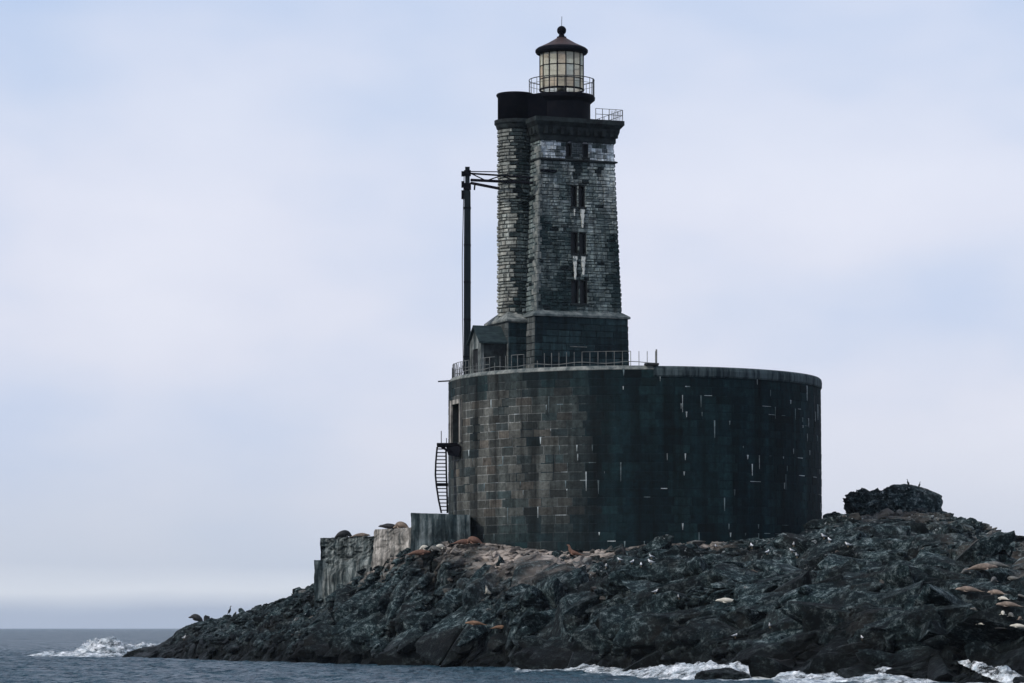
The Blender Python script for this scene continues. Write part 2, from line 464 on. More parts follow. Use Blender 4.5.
# ------------------------------------------------------------------ terrain
RP = np.array([60, 118, 130, 140, 158, 170, 185, 205, 235, 243, 265, 290, 316, 340, 365, 385, 400, 412, 440, 470, 500, 545, 600, 640, 700, 760, 800, 812, 822, 832, 850, 870, 940, 970, 1000, 1010, 1024, 1100, 1200, 1400])
RY = np.array([690, 672, 657, 652, 649, 642, 630, 625, 621, 617, 612, 605, 600, 593, 578, 567, 559, 555, 550, 549, 551, 554, 556, 552, 548, 549, 547, 545, 540, 523, 521, 521, 522, 529, 542, 549, 549, 557, 590, 680])
RD = np.array([285, 280, 277, 275, 272, 270, 266, 262, 256, 254, 250, 243, 238, 232, 228, 225, 223, 222, 220, 219.5, 218.6, 217, 216, 216, 217, 219, 222, 224, 229, 238, 240, 241, 241, 240, 238, 237, 237, 235, 235, 240])
SP = np.array([60, 130, 200, 300, 400, 460, 570, 640, 700, 760, 900, 1024, 1200, 1400])
SD = np.array([270, 258, 241, 219, 212, 201, 186, 173, 162, 156, 145, 137, 133, 148])
PCX, PCY, PR = (635 - 512) / 3302 * 230, 230.0, 13.07
F2 = F / math.cos(PITCH)
RZ = CAMH + (628 - RY) / F2 * RD

def base_h(X, Y):
    px = 512 + F2 * X / Y
    dr = np.interp(px, RP, RD); rz = np.interp(px, RP, RZ); ds = np.interp(px, SP, SD)
    s = (Y - ds) / (dr - ds)
    sc = np.clip(s, 0, 1)
    g = 0.15 * sstep(0, 0.07, sc) + 0.85 * np.where(sc > 0, sc, 0) ** 0.92
    h = rz * g
    h = np.where(s < 0, np.maximum((Y - ds) * 0.28, -3.0) - 0.02, h)
    back = np.where(px > 810, 10.0, np.where(px < 300, 2.0, 24.0))
    over = np.clip((Y - dr - back) / 12.0, 0, 4)
    h = h - over * over * 3.0 - np.clip(Y - dr, 0, 60) * np.where(px < 300, 0.25, 0.02)
    h = h + np.minimum(0, rz - 0.2) * 2.5 - 3.0 * sstep(128, 112, px)
    return np.maximum(h, -3.6), s, px, rz

def terrain(X, Y):
    X = np.asarray(X, float); Y = np.asarray(Y, float)
    h, s, px, rz = base_h(X, Y)
    wx = X + 1.6 * perlin(X * 0.12, Y * 0.12, 3.3); wy = Y + 1.6 * perlin(X * 0.12, Y * 0.12, 9.7)
    a = math.radians(28); U = wx * math.cos(a) + wy * math.sin(a); V = -wx * math.sin(a) + wy * math.cos(a)
    top = 1 - 0.72 * sstep(0.72, 1.0, s)
    k = np.clip(rz / 4.5, 0.15, 1) * top
    h = h + k * (0.55 * ridged(U * 0.13, V * 0.07, 0.5, 2, 0.5) - 0.1)
    # fractured blocks, each tilted its own way, at four sizes
    for sz, am, sd in ((8.0, 1.5, 11), (3.4, 0.7, 57), (1.25, 0.16, 93)):
        q = U / sz + 0.25 * perlin(X / sz * 0.9, Y / sz * 0.9, sd * 0.3); r = V / (sz * 1.35) + 0.25 * perlin(X / sz * 0.9 + 7, Y / sz * 0.9, sd * 0.3)
        f1, f2, cid, gx_, gy_ = vor(q, r, sd)
        crack = np.clip((f2 - f1) / 0.22, 0, 1)
        tilt = (cid - 0.5) * 1.2 * gx_ + (np.mod(cid * 7.0, 1.0) - 0.5) * 1.2 * gy_
        h = h + (k if sz > 1 else np.clip(rz / 3, 0.4, 1)) * am * ((cid - 0.5) * 0.9 + tilt + 0.35 * (0.5 - f1) - 0.28 * (1 - crack) ** 2)
    h = h + np.clip(rz / 3, 0.3, 1) * (0.10 * ridged(wx * 1.4, wy * 1.2, 7.7, 3, 0.6) + 0.04 * fbm(wx * 4, wy * 4, 1.1, 2)) + 0.25 * sstep(-0.02, 0.03, s)
    # gully
    gx = px - (452 - 30 * s)
    h = h - 2.1 * np.exp(-(gx / 10.0) ** 2) * sstep(0.05, 0.3, s) * (1 - sstep(0.75, 0.98, s))
    for g0, g1, gw, gd in ((560, 610, 7, 0.9), (800, 770, 9, 1.0), (352, 330, 6, 0.8), (905, 930, 10, 0.9), (640, 600, 6, 0.7)):
        gxx = px - (g0 + (g1 - g0) * s) - 9 * perlin(s * 5.0, g0 * 0.1, 0.4)
        h = h - gd * np.exp(-(gxx / gw) ** 2) * sstep(0.03, 0.15, s) * (1 - sstep(0.6, 0.85, s))
    gx2 = px - (698 + 10 * s)
    h = h - 1.1 * np.exp(-(gx2 / 10.0) ** 2) * np.exp(-((s - 0.72) / 0.12) ** 2)
    return h

xs = np.concatenate([np.arange(-42, 46, 0.16), np.arange(46, 62, 0.5)])
ys = np.concatenate([np.arange(126, 232, 0.17), np.arange(232, 300, 0.45)])
X, Y = np.meshgrid(xs, ys, indexing='ij')
Z = terrain(X, Y)
jx = 0.30 * fbm(X * 0.8, Y * 0.8, Z * 1.6 + 50, 3, 0.6); jy = 0.45 * ridged(X * 0.7 + 40, Y * 0.5, Z * 2.0 + 20, 3, 0.6)
# keep the ground from poking through the pier wall
_, S_, PX_, _ = base_h(X, Y)
rp = np.hypot(X - PCX, Y - PCY) - PR
slopeside = (Y < PCY + 2)
tan = 1.15 * sstep(16.0, 5.0, rp + 9.0 * sstep(570, 620, PX_) + 6.5 * fbm(X * 0.16, Y * 0.3, 2.0, 3)) * sstep(462, 500, PX_) * sstep(745, 690, PX_) * slopeside
tan = np.clip(tan * (0.55 + 0.9 * sstep(-0.15, 0.25, fbm(X * 0.5, Y * 0.9, 8.0, 3))), 0, 1)
tan = tan + 0.30 * sstep(930, 985, PX_) * sstep(0.25, 0.4, S_) * sstep(0.0, 0.4, fbm(X * 0.35, Y * 0.35, 5.0, 3)) + 0.6 * sstep(500, 450, PX_) * sstep(325, 350, PX_) * sstep(0.72, 0.95, S_) * sstep(-0.1, 0.3, fbm(X * 0.4, Y * 0.6, 6.0, 3))
tan = tan + 0.25 * sstep(0.7, 0.95, S_) * sstep(840, 860, PX_) * sstep(960, 930, PX_)
wet = sstep(2.1, 0.6, Z + 0.9 * fbm(X * 0.2, Y * 0.2, 1.0, 3))
guano = sstep(-0.05, 0.35, fbm(X * 0.22, Y * 0.25, 12.0, 3)) * sstep(0.35, 0.7, S_) * sstep(540, 600, PX_) + 0.25 * sstep(0.2, 0.4, S_)
T = np.stack([X + jx, Y + jy, Z], -1)
rock = grid_mesh('rock_island', T, M_rock, smooth=True, attrs={'tan': np.clip(tan, 0, 1), 'wet': wet, 'guano': np.clip(guano, 0, 1)})
tag(rock, 'dark craggy rock island the lighthouse stands on', 'rock island', kind='structure')

def tz(x, y): return float(terrain(np.array([x]), np.array([y]))[0])

def hit(px, py, lo=None):
    """first place on the rock seen at that pixel"""
    c = W(px, py, 1000.0)
    Ys = np.linspace(130, 280, 1500)
    k = Ys / 1000.0
    x = c.x * k; z = CAMH + (c.z - CAMH) * k
    h = terrain(x, Ys)
    i = np.argmax(h >= z)
    if h[i] < z[i]:
        d = h - z + np.where(Ys < 160, -100, 0); i = int(np.argmax(d))
    return Vector((float(x[i]), float(Ys[i]), float(h[i])))

# loose rubble lying on the slope
def ico(sub):
    import bmesh
    bm = bmesh.new(); bmesh.ops.create_icosphere(bm, subdivisions=sub, radius=1.0)
    v = np.array([x.co[:] for x in bm.verts]); f = [tuple(q.index for q in p.verts) for p in bm.faces]; bm.free()
    return v, f
IV1, IF1 = ico(1); IV2, IF2 = ico(2); IV4, IF4 = ico(4); IV5, IF5 = ico(5)

rv = []; rf = []; ra = {'tan': [], 'wet': [], 'guano': []}
nrub = 4200
rxx = rng.uniform(-32, 40, nrub * 4); ryy = rng.uniform(138, 240, nrub * 4)
hh, ss, pp, _ = base_h(rxx, ryy); hz = terrain(rxx, ryy)
ok = (ss > 0.12) & (ss < 1.0) & (hz > 0.8) & (np.hypot(rxx - PCX, ryy - PCY) > PR + 0.3) & (pp > 250)
dens = 0.25 + 0.75 * sstep(-0.1, 0.3, fbm(rxx * 0.15, ryy * 0.15, 20.0, 2))
ok &= rng.random(len(ok)) < dens
sel = np.where(ok)[0][:nrub]
for i in sel:
    sz = 0.07 + 0.30 * rng.random() ** 3.2
    sc3 = sz * np.array([rng.uniform(0.8, 1.7), rng.uniform(0.8, 1.7), rng.uniform(0.5, 1.0)])
    a = rng.uniform(0, 6.28); v = IV1 * (1 + 0.28 * rng.normal(size=(len(IV1), 1))) * sc3
    ca, sa = math.cos(a), math.sin(a)
    v = np.stack([v[:, 0] * ca - v[:, 1] * sa + rxx[i], v[:, 0] * sa + v[:, 1] * ca + ryy[i], v[:, 2] + hz[i] + sz * 0.15], -1)
    b0 = len(rv); rv += v.tolist(); rf += [(b0 + p, b0 + q, b0 + r) for p, q, r in IF1]
    k = len(v); g = rng.random()
    ra['tan'] += [0.22 * (rng.random() < 0.25)] * k
    ra['wet'] += [float(sstep(1.8, 0.6, hz[i]))] * k; ra['guano'] += [1.0 if g > 0.8 else 0.2] * k
ro = mesh_from('rock_rubble', rv, rf, M_rock)
for k, v in ra.items():
    at = ro.data.attributes.new(k, 'FLOAT', 'POINT'); at.data.foreach_set('value', np.array(v, np.float32))
tag(ro, 'loose broken stones strewn over the dark rock slope', 'rubble', kind='stuff')

# craggy outcrops: broken rock masses of every size bedded in the slope
def crag_templates(base, k, seed):
    out = []
    for i in range(k):
        n = base / np.linalg.norm(base, axis=1)[:, None]
        q = np.sign(n) * np.abs(n) ** 0.75
        d = 1 + 0.20 * ridged(n[:, 0] * 1.1 + seed + i * 5, n[:, 1] * 1.1, n[:, 2] * 1.1, 4, 0.6) + 0.30 * perlin(n[:, 0] * 1.2 + i * 3, n[:, 1] * 1.2 + seed, n[:, 2] * 1.2)
        v = q * d[:, None]
        r_ = np.random.default_rng(i + 100)      # a few flat broken faces
        for _ in range(6):
            pl = r_.normal(size=3); pl /= np.linalg.norm(pl); o_ = v @ pl; lim = r_.uniform(0.62, 0.95)
            v = v - np.outer(np.maximum(o_ - lim, 0) * 0.9, pl)
        out.append(v)
    return out
IV3, IF3 = ico(3)
TB = {2: (crag_templates(IV2, 10, 5.0), np.array(IF2)), 4: (crag_templates(IV4, 8, 2.0), np.array(IF4)), 3: (crag_templates(IV3, 10, 9.0), np.array(IF3))}
CX = rng.uniform(-40, 44, 90000); CY = rng.uniform(132, 262, 90000)
ch_, cs_, cp_, crz = base_h(CX, CY); cz_ = terrain(CX, CY)
okc = (cs_ > -0.015) & (cs_ < 1.03) & (np.hypot(CX - PCX, CY - PCY) > PR + 1.6) & (cp_ > 150) & (cp_ < 1150) & (cz_ > -0.4)
CV = []; CF = []; nb_ = 0; CT = []; CW_ = []; CG = []
cand = np.where(okc)[0]; ncr = 0
ctan = sstep(10.5, 0.5, np.hypot(CX - PCX, CY - PCY) - PR + 5.0 * fbm(CX * 0.16, CY * 0.3, 2.0, 3)) * sstep(440, 480, cp_) * sstep(745, 690, cp_)
for i in cand:
    if ncr >= 11500: break
    s_i = cs_[i]; u_ = rng.random()
    big = 1.35 if (s_i < 0.6) else 0.5
    sz = 0.12 + big * u_ ** 6.0
    if ctan[i] > 0.35 and rng.random() < 0.75: continue
    if ctan[i] > 0.35: sz = min(sz, 0.2)
    if s_i > 0.85 or crz[i] < 4.5: sz = min(sz, 0.28)
    lvl = 4 if sz > 0.7 else (3 if sz > 0.22 else 2)
    tm_, tf_ = TB[lvl]; v = tm_[rng.integers(len(tm_))]
    a = rng.uniform(0, 6.28); ti = rng.normal(0, 0.35, 2)
    v = v * np.array([rng.uniform(1.4, 2.8), rng.uniform(0.7, 1.1), rng.uniform(0.5, 0.8)]) * sz
    az = math.radians(62) + rng.normal(0, 0.35) if cp_[i] < 650 else math.radians(150) + rng.normal(0, 0.6)
    M3 = np.array((Matrix.Rotation(az, 3, 'Z') @ Matrix.Rotation(-0.35 if cp_[i] < 650 else 0.1, 3, 'Y') @ Matrix.Rotation(ti[0] * 1.5, 3, 'X') @ Matrix.Rotation(ti[1] * 0.6, 3, 'Y')))
    v = v @ M3.T + np.array([CX[i], CY[i], cz_[i] - sz * (0.34 if sz < 0.6 else 0.5)])
    CV.append(v); CF.append(tf_ + nb_); nb_ += len(v); ncr += 1
CVa = np.concatenate(CV); CFa = np.concatenate(CF)
me = bpy.data.meshes.new('rock_outcrops')
me.vertices.add(len(CVa)); me.vertices.foreach_set('co', CVa.astype(np.float32).ravel())
me.loops.add(CFa.size); me.loops.foreach_set('vertex_index', CFa.astype(np.int32).ravel())
me.polygons.add(len(CFa)); me.polygons.foreach_set('loop_start', np.arange(0, CFa.size, 3, dtype=np.int32)); me.polygons.foreach_set('loop_total', np.full(len(CFa), 3, np.int32))
me.polygons.foreach_set('use_smooth', np.zeros(len(CFa), bool)); me.materials.append(M_rock)
def rock_attrs(x, y, z):
    _, S1, P1, _ = base_h(x, y); r1 = np.hypot(x - PCX, y - PCY) - PR
    tn = 1.1 * sstep(16.0, 5.0, r1 + 9.0 * sstep(570, 620, P1) + 6.5 * fbm(x * 0.16, y * 0.3, 2.0, 3)) * sstep(462, 500, P1) * sstep(745, 690, P1) * (y < PCY + 2)
    tn = np.clip(tn * (0.55 + 0.9 * sstep(-0.15, 0.25, fbm(x * 0.5, y * 0.9, 8.0, 3))), 0, 1)
    tn += 0.6 * sstep(500, 450, P1) * sstep(325, 350, P1) * sstep(0.72, 0.95, S1) * sstep(-0.1, 0.3, fbm(x * 0.4, y * 0.6, 6.0, 3))
    tn += 0.30 * sstep(930, 985, P1) * sstep(0.25, 0.4, S1) * sstep(0.0, 0.4, fbm(x * 0.35, y * 0.35, 5.0, 3)) + 0.25 * sstep(0.7, 0.95, S1) * sstep(840, 860, P1) * sstep(960, 930, P1)
    w_ = sstep(2.1, 0.6, z + 0.9 * fbm(x * 0.2, y * 0.2, 1.0, 3))
    g_ = sstep(-0.05, 0.35, fbm(x * 0.22, y * 0.25, 12.0, 3)) * sstep(0.35, 0.7, S1) * sstep(540, 600, P1) + 0.25 * sstep(0.2, 0.4, S1)
    return np.clip(tn, 0, 1), w_, np.clip(g_, 0, 1)
for k, v in zip(('tan', 'wet', 'guano'), rock_attrs(CVa[:, 0], CVa[:, 1], CVa[:, 2])):
    at = me.attributes.new(k, 'FLOAT', 'POINT'); at.data.foreach_set('value', v.astype(np.float32))
me.update(calc_edges=True)
oc = bpy.data.objects.new('rock_outcrops', me); COL.objects.link(oc)
tag(oc, 'broken craggy ledges and outcrops covering the dark island slope', 'rock', kind='stuff')

# the two boulders on the right skyline
def boulder(name, pxc, x0, x1, ytop, ybot, Yd, seed, rough, label, lump):
    c = W((x0 + x1) / 2, (ytop + ybot) / 2, Yd)
    rx = (W(x1, ybot, Yd).x - W(x0, ybot, Yd).x) / 2; rz_ = (W(pxc, ytop, Yd).z - W(pxc, ybot, Yd).z) / 2 * 1.25
    v = IV5.copy()
    n = v / np.linalg.norm(v, axis=1)[:, None]
    sh = np.sign(n) * np.abs(n) ** 0.85
    d = 1 + rough * ridged(n[:, 0] * 1.3 + seed, n[:, 1] * 1.3, n[:, 2] * 1.3, 5, 0.6) - rough * 0.9
    d += lump * fbm(n[:, 0] * 0.9 + seed * 2, n[:, 1] * 0.9, n[:, 2] * 0.9, 2) + 0.03 * ridged(n[:, 0] * 6, n[:, 1] * 6 + seed, n[:, 2] * 6, 3, 0.6)
    v = sh * d[:, None]
    r_ = np.random.default_rng(int(seed))
    for _ in range(6):
        pl = r_.normal(size=3); pl /= np.linalg.norm(pl); o_ = v @ pl; v = v - np.outer(np.maximum(o_ - r_.uniform(0.85, 1.05), 0) * 0.7, pl)
    v = v * np.array([rx * 0.97, rx * 0.8, rz_ * 0.92])
    root = mesh_from(name, v.tolist(), IF5, M_rock)
    zb = c.z + rz_ * 0.02
    root.location = (c.x, c.y, zb)
    for k, val in (('tan', 0.0), ('wet', 0.0), ('guano', 0.6)):
        at = root.data.attributes.new(k, 'FLOAT', 'POINT'); at.data.foreach_set('value', np.full(len(v), val, np.float32) if k != 'guano' else np.clip(v[:, 2] * 0.8, 0, 0.9).astype(np.float32))
    tag(root, label, 'boulder', 'boulders on the island skyline')
    return root
boulder('boulder', 912, 880, 939, 489, 520, 238.5, 3.0, 0.15, 'large rounded dark boulder with two cormorants on the right skyline', 0.05)
boulder('boulder', 865, 846, 890, 495, 521, 237.5, 8.0, 0.30, 'jagged broken dark boulder left of the large rounded one', 0.15)

# ------------------------------------------------------------------ sea
def sea_axis(lo, hi, step, far, g):
    a = list(np.arange(lo, hi, step)); s = step; x = hi
    while x < far: a.append(x); s *= g; x += s
    a.append(far)
    s = step; x = lo - step; b = []
    return a
xp = sea_axis(0, 46, 0.30, 9000, 1.09); xm = [-v for v in sea_axis(0, 50, 0.30, 9000, 1.09)][::-1]
sx = np.array(xm[:-1] + xp)
sy = np.array([-2500, -1500, -700, -300, -100, 0, 40, 70, 90] + sea_axis(100, 290, 0.34, 12000, 1.018))
SX, SY = np.meshgrid(sx, sy, indexing='ij')
near = sstep(120, 60, np.abs(SX)) * sstep(900, 500, SY) * sstep(60, 100, SY)
mid = sstep(600, 250, np.abs(SX)) * sstep(2500, 1200, SY) * sstep(40, 90, SY)
wz = 0.16 * fbm(SX * 0.10, SY * 0.16, 2.0, 2) * mid + near * (0.15 * (ridged(SX * 0.28, SY * 0.5, 5.0, 3, 0.55) - 1.5) + 0.05 * fbm(SX * 1.6, SY * 1.8, 9.0, 2))
_, s_s, p_s, _ = base_h(SX, np.maximum(SY, 1.0))
dshore = np.interp(p_s, SP, SD) - SY        # metres of open water before the rock
onr = (SY > 100) & (SY < 300)
fo = np.zeros_like(SX)
st_ = sstep(-4, 0, dshore) * sstep(10, 1, dshore) * (0.25 + 0.75 * sstep(520, 620, p_s)) * sstep(110, 150, p_s)
fo = np.where(onr, 0.55 * st_, 0)
fo += 0.50 * sstep(45, 8, dshore) * sstep(-2, 0, dshore) * onr * sstep(-0.15, 0.15, perlin(SX * 0.22, SY * 0.10, 4.0)) * sstep(360, 480, p_s)
# flat foam round the breaking wave on the left
bw = W(75, 653, 280.0)
fo += 0.62 * np.exp(-((p_s - 85) / 42) ** 2) * np.exp(-((SY - 262) / 24.0) ** 2) * sstep(-0.4, 0.2, perlin(SX * 0.3, SY * 0.15, 7.0))
fo += 0.25 * sstep(0.45, 0.6, perlin(SX * 0.09, SY * 0.06, 14.0)) * sstep(2000, 300, SY)
sea = grid_mesh('water', np.stack([SX, SY, wz], -1), M_water, smooth=True, attrs={'foam': np.clip(fo, 0, 0.75)})
tag(sea, 'choppy dark blue grey sea', 'sea', kind='structure')

def surge(name, pts, label, seed, cat='wave', seg=0.12, sharp=1.0, soft=1.0):
    """white water: a ragged 3-D mound along a line of (point, height, half width)"""
    P0 = []; tot = 0
    for (a, ha, wa), (b_, hb, wb) in zip(pts[:-1], pts[1:]):
        d = (b_ - a).length; k = max(2, int(d / seg))
        for i in range(k):
            t = i / k; P0.append((a.lerp(b_, t), ha + (hb - ha) * t, wa + (wb - wa) * t))
    P0.append(pts[-1]); n = len(P0); m = 33
    arr = np.zeros((n, m, 3)); cen = np.array([p[0][:] for p in P0]); hg = np.array([p[1] for p in P0]); wd = np.array([p[2] for p in P0])
    tg = np.gradient(cen, axis=0); tg /= np.linalg.norm(tg, axis=1)[:, None]
    nr = np.stack([-tg[:, 1], tg[:, 0], np.zeros(n)], -1); nr /= np.linalg.norm(nr, axis=1)[:, None]
    t = np.linspace(-1, 1, m)
    for j in range(m):
        arr[:, j] = cen + nr * (t[j] * wd)[:, None]
    prof = (1 - t ** 2)[None, :] ** sharp
    ends = np.minimum(1, np.minimum(np.arange(n), n - 1 - np.arange(n)) * seg / 0.8)[:, None]
    nz = 0.7 + soft * 0.5 * fbm(arr[..., 0] * 0.9 + seed, arr[..., 1] * 0.5, 0.0, 3, 0.6) + soft * 0.25 * ridged(arr[..., 0] * 3.0, arr[..., 1] * 2.0, seed, 3, 0.6)
    arr[..., 2] += hg[:, None] * prof * ends * nz - 0.16
    arr[..., 0] += 0.10 * fbm(arr[..., 0] * 3, arr[..., 1] * 3, arr[..., 2] * 4, 2); arr[..., 1] += 0.2 * fbm(arr[..., 0] * 3, arr[..., 1] * 3 + 9, arr[..., 2] * 4, 2)
    o = grid_mesh(name, arr, M_foam, smooth=True)
    tag(o, label, cat, kind='stuff')
    return o
def wl(px, py, Yd=None, z=0.0):
    if Yd is None: Yd = F2 * CAMH / (py - 628)
    p = W(px, py, Yd); return Vector((p.x, p.y, z))
surge('sea_foam', [(wl(78, 655, 282), 0.4, 2.0), (wl(90, 655, 282), 1.7, 2.8), (wl(108, 655, 281), 1.8, 2.8), (wl(122, 655, 282), 1.25, 2.6), (wl(146, 655, 284), 1.25, 2.4), (wl(178, 655, 288), 0.8, 2)],
      'white wave breaking off the low left tip of the island', 3.0, soft=0.55)
surge('sea_foam', [(wl(30, 655, 276), 0.15, 3), (wl(60, 655, 274), 0.45, 4), (wl(100, 655, 272), 0.4, 4), (wl(122, 655, 270), 0.2, 3)],
      'flat spent foam in front of the breaking wave at left', 5.0)
def ws(px, off): return wl(px, 670, float(np.interp(px, SP, SD)) - off)
surge('sea_foam', [(ws(555, 4), 0.1, 1.2), (ws(592, 4), 0.42, 1.5), (ws(630, 4), 0.28, 1.5), (ws(668, 4), 0.45, 2.2), (ws(700, 4.5), 0.7, 2.6), (ws(738, 4.5), 0.68, 2.6), (ws(766, 4), 0.15, 1.5)],
      'white surge washing against the foot of the rock below the pier', 9.0)
surge('sea_foam', [(ws(776, 4), 0.2, 1.5), (ws(800, 4), 0.45, 1.8), (ws(835, 4), 0.36, 1.8), (ws(870, 4), 0.36, 2.0), (ws(895, 4), 0.42, 2.0), (ws(925, 4), 0.2, 1.5), (ws(955, 4), 0.05, 1)],
      'line of white foam along the rock at lower right', 13.0)
def on(px, Yd, dz=0.0):
    x = (px - 512) / F2 * Yd; return Vector((x, Yd, tz(x, Yd) + dz))
bpy.context.view_layer.update()
_dg = bpy.context.evaluated_depsgraph_get()
def seen(px, py):
    """where the line of sight through a pixel meets the built rock"""
    o = Vector((0, 0, CAMH)); d = (W(px, py, 200.0) - o).normalized(); start = o + d * 100
    for _ in range(20):
        ok_, loc, nrm, idx, ob, mt = SC.ray_cast(_dg, start, d)
        if not ok_: return hit(px, py)
        if ob.name.startswith('rock_') or ob.name.startswith('boulder'):
            seen.n = nrm.copy() if nrm.dot(d) < 0 else -nrm
            return loc.copy()
        start = loc + d * 0.05
    return hit(px, py)
seen.n = Vector((0, -0.5, 0.8))
def oh(px, py, dz=0.1): p = seen(px, py); p.z += dz; return p
rv_ = []
for q in np.linspace(0, 1, 14):
    rv_.append(oh(float(np.interp(q, [0, .2, .5, .8, 1], [957, 970, 988, 1008, 1028])), float(np.interp(q, [0, .2, .5, .8, 1], [661, 664.5, 673, 681, 684]))))
for _ in range(3): rv_ = [rv_[0]] + [(rv_[i - 1] + rv_[i] * 2 + rv_[i + 1]) / 4 for i in range(1, 13)] + [rv_[-1]]
surge('sea_foam', [(p + Vector((0, -0.25, 0.05)), 0.2 + 0.02 * i, 0.25 + 0.03 * i) for i, p in enumerate(rv_)],
      'white rivulet of sea water running off the rock at the right edge', 17.0)
surge('sea_foam', [(oh(883, 667), 0.2, 0.35), (oh(886, 671), 0.35, 0.4), (oh(889, 677), 0.3, 0.6)],
      'small white cascade dropping off the rock ledge at lower right', 21.0)
for k in range(5):      # half drowned rocks in the surge
    px, Yd, r_ = [(652, 167, 0.6), (722, 152, 0.8), (738, 155, 0.55), (146, 263, 1.1), (160, 264, 0.9)][k]
    p = wl(px, 670, Yd); v = IV4 * (1 + 0.2 * ridged(IV4[:, 0] * 1.4 + k, IV4[:, 1] * 1.4, IV4[:, 2] * 1.4, 4, 0.6)[:, None]) * np.array([r_ * 1.3, r_, r_ * 0.55])
    o = mesh_from('shore_rock', v.tolist(), IF4, M_rock); o.location = (p.x, p.y, -0.1)
    at = o.data.attributes.new('wet', 'FLOAT', 'POINT'); at.data.foreach_set('value', np.full(len(v), 0.9, np.float32))
    tag(o, ['small wet rock in the surge, leftmost of those below the pier', 'domed wet rock ringed by white foam at lower middle', 'wet rock just behind the domed one in the white surge',
            'low wet rock off the island tip beside the breaking wave', 'low dark rock joining the left tip of the island to the sea'][k], 'rock', 'wet rocks in the surge')

# ------------------------------------------------------------------ masonry
def masonry(name, S, u0, u1, v0, v1, mat, colf, holes=(), ch=(0.3, 0.42), cw=(0.45, 0.95), gap=0.05, depth=0.045, rough=0.03, mortar=None,
            parent=None, seed=1, marks=0, usplit=1.0, stagger=True, bev=0.035, vary=None):
    """stones laid over a parametric wall S(u, v, out); colf(u, v) -> rgb of the stone; marks: pale leached lime in joints"""
    R = random.Random(seed)
    V = []; Fc = []; C = []; ST = []
    def put(corners, faces, col):
        b0 = len(V)
        for (u, v, o) in corners:
            V.append(S(u, v, o)); C.append(col); ST.append((u, v))
        for f in faces: Fc.append(tuple(b0 + i for i in f))
    cuts = sorted({v0, v1, *[h[2] for h in holes], *[h[3] for h in holes]})
    courses = []
    for a, b in zip(cuts[:-1], cuts[1:]):
        n = max(1, round((b - a) / ((ch[0] + ch[1]) / 2))); w = [R.uniform(*ch) for _ in range(n)]; t = sum(w); z = a
        for q in w: courses.append((z, z + q / t * (b - a))); z += q / t * (b - a)
    joints = []
    for ci, (a, b) in enumerate(courses):
        mid = (a + b) / 2
        segs = [(u0, u1)]
        for h in holes:
            if h[2] < mid < h[3]:
                ns = []
                for s0, s1 in segs:
                    if h[1] <= s0 or h[0] >= s1: ns.append((s0, s1)); continue
                    if h[0] > s0: ns.append((s0, h[0]))
                    if h[1] < s1: ns.append((h[1], s1))
                segs = ns
        for s0, s1 in segs:
            nb = max(1, int((s1 - s0) / usplit) if usplit < (s1 - s0) else 1)
            u = s0
            for _i in range(nb + 1):                       # mortar bed
                ua = s0 + (s1 - s0) * _i / (nb + 1); ub = s0 + (s1 - s0) * (_i + 1) / (nb + 1)
                mc = mortar((ua + ub) / 2, mid)
                put([(ua, a, 0), (ub, a, 0), (ub, b, 0), (ua, b, 0)], [(0, 1, 2, 3)], mc)
            u = s0; first = True
            while u < s1 - 1e-6:
                w = R.uniform(*cw) * (0.5 if (first and ci % 2) else 1.0); first = False
                e = u + w
                if s1 - e < cw[0] * 0.6: e = s1
                g = gap / 2
                A, B, Cc, D = u + g, e - g, a + g, b - g
                if B - A > 0.06:
                    o = depth + R.uniform(0, rough); bv = bev
                    col = colf((A + B) / 2, mid, R)
                    ring0 = [(A, Cc, 0.0), (B, Cc, 0.0), (B, D, 0.0), (A, D, 0.0)]
                    ro_ = [R.uniform(-rough, rough) * 0.5 for _ in range(4)]
                    ring1 = [(A + bv, Cc + bv, o + ro_[0]), (B - bv, Cc + bv, o + ro_[1]), (B - bv, D - bv, o + ro_[2]), (A + bv, D - bv, o + ro_[3])]
                    put(ring0 + ring1, [(4, 5, 6, 7), (0, 1, 5, 4), (1, 2, 6, 5), (2, 3, 7, 6), (3, 0, 4, 7)], col)
                    joints.append((e, a, b))
                u = e
    if marks:
        for _ in range(marks):
            e, a, b = R.choice(joints)
            if not (vary is None or vary(e, a)): continue
            w = R.uniform(0.015, 0.045); t = R.random(); o = depth + rough + 0.012; c = (0.40, 0.45, 0.46) if R.random() < 0.5 else (0.12, 0.16, 0.17)
            if t < 0.72:
                h0 = b - R.uniform(0.1, 0.5) * (1 if R.random() < 0.7 else 2.6)
                put([(e - w * .25, h0, o), (e + w * .3, h0, o), (e + w * 1.3, b, o), (e - w * 1.3, b, o), (e - w * .25, h0, 0), (e + w * .3, h0, 0), (e + w * 1.3, b, 0), (e - w * 1.3, b, 0)],
                    [(0, 1, 2, 3), (4, 0, 3, 7), (1, 5, 6, 2), (4, 5, 1, 0), (3, 2, 6, 7)], c)
            else:
                l = R.uniform(0.2, 0.9)
                put([(e - l, a - w * .6, o), (e, a - w * .6, o), (e, a + w * .6, o), (e - l, a + w * .6, o), (e - l, a - w * .6, 0), (e, a - w * .6, 0), (e, a + w * .6, 0), (e - l, a + w * .6, 0)],
                    [(0, 1, 2, 3), (4, 0, 3, 7), (1, 5, 6, 2), (4, 5, 1, 0), (3, 2, 6, 7)], c)
    return mesh_from(name, V, Fc, mat, parent, False, None, C, ST)

def cyl(cx, cy, R_):
    def S(u, v, o):
        a = u / R_; return (cx + (R_ + o) * math.sin(a), cy - (R_ + o) * math.cos(a), v)
    return S

def lerp3(a, b, t): return tuple(x + (y - x) * t for x, y in zip(a, b))
def pn(x, y, z=0.0): return float(perlin(x, y, z))
def ss(a, b, x): return float(sstep(a, b, x))

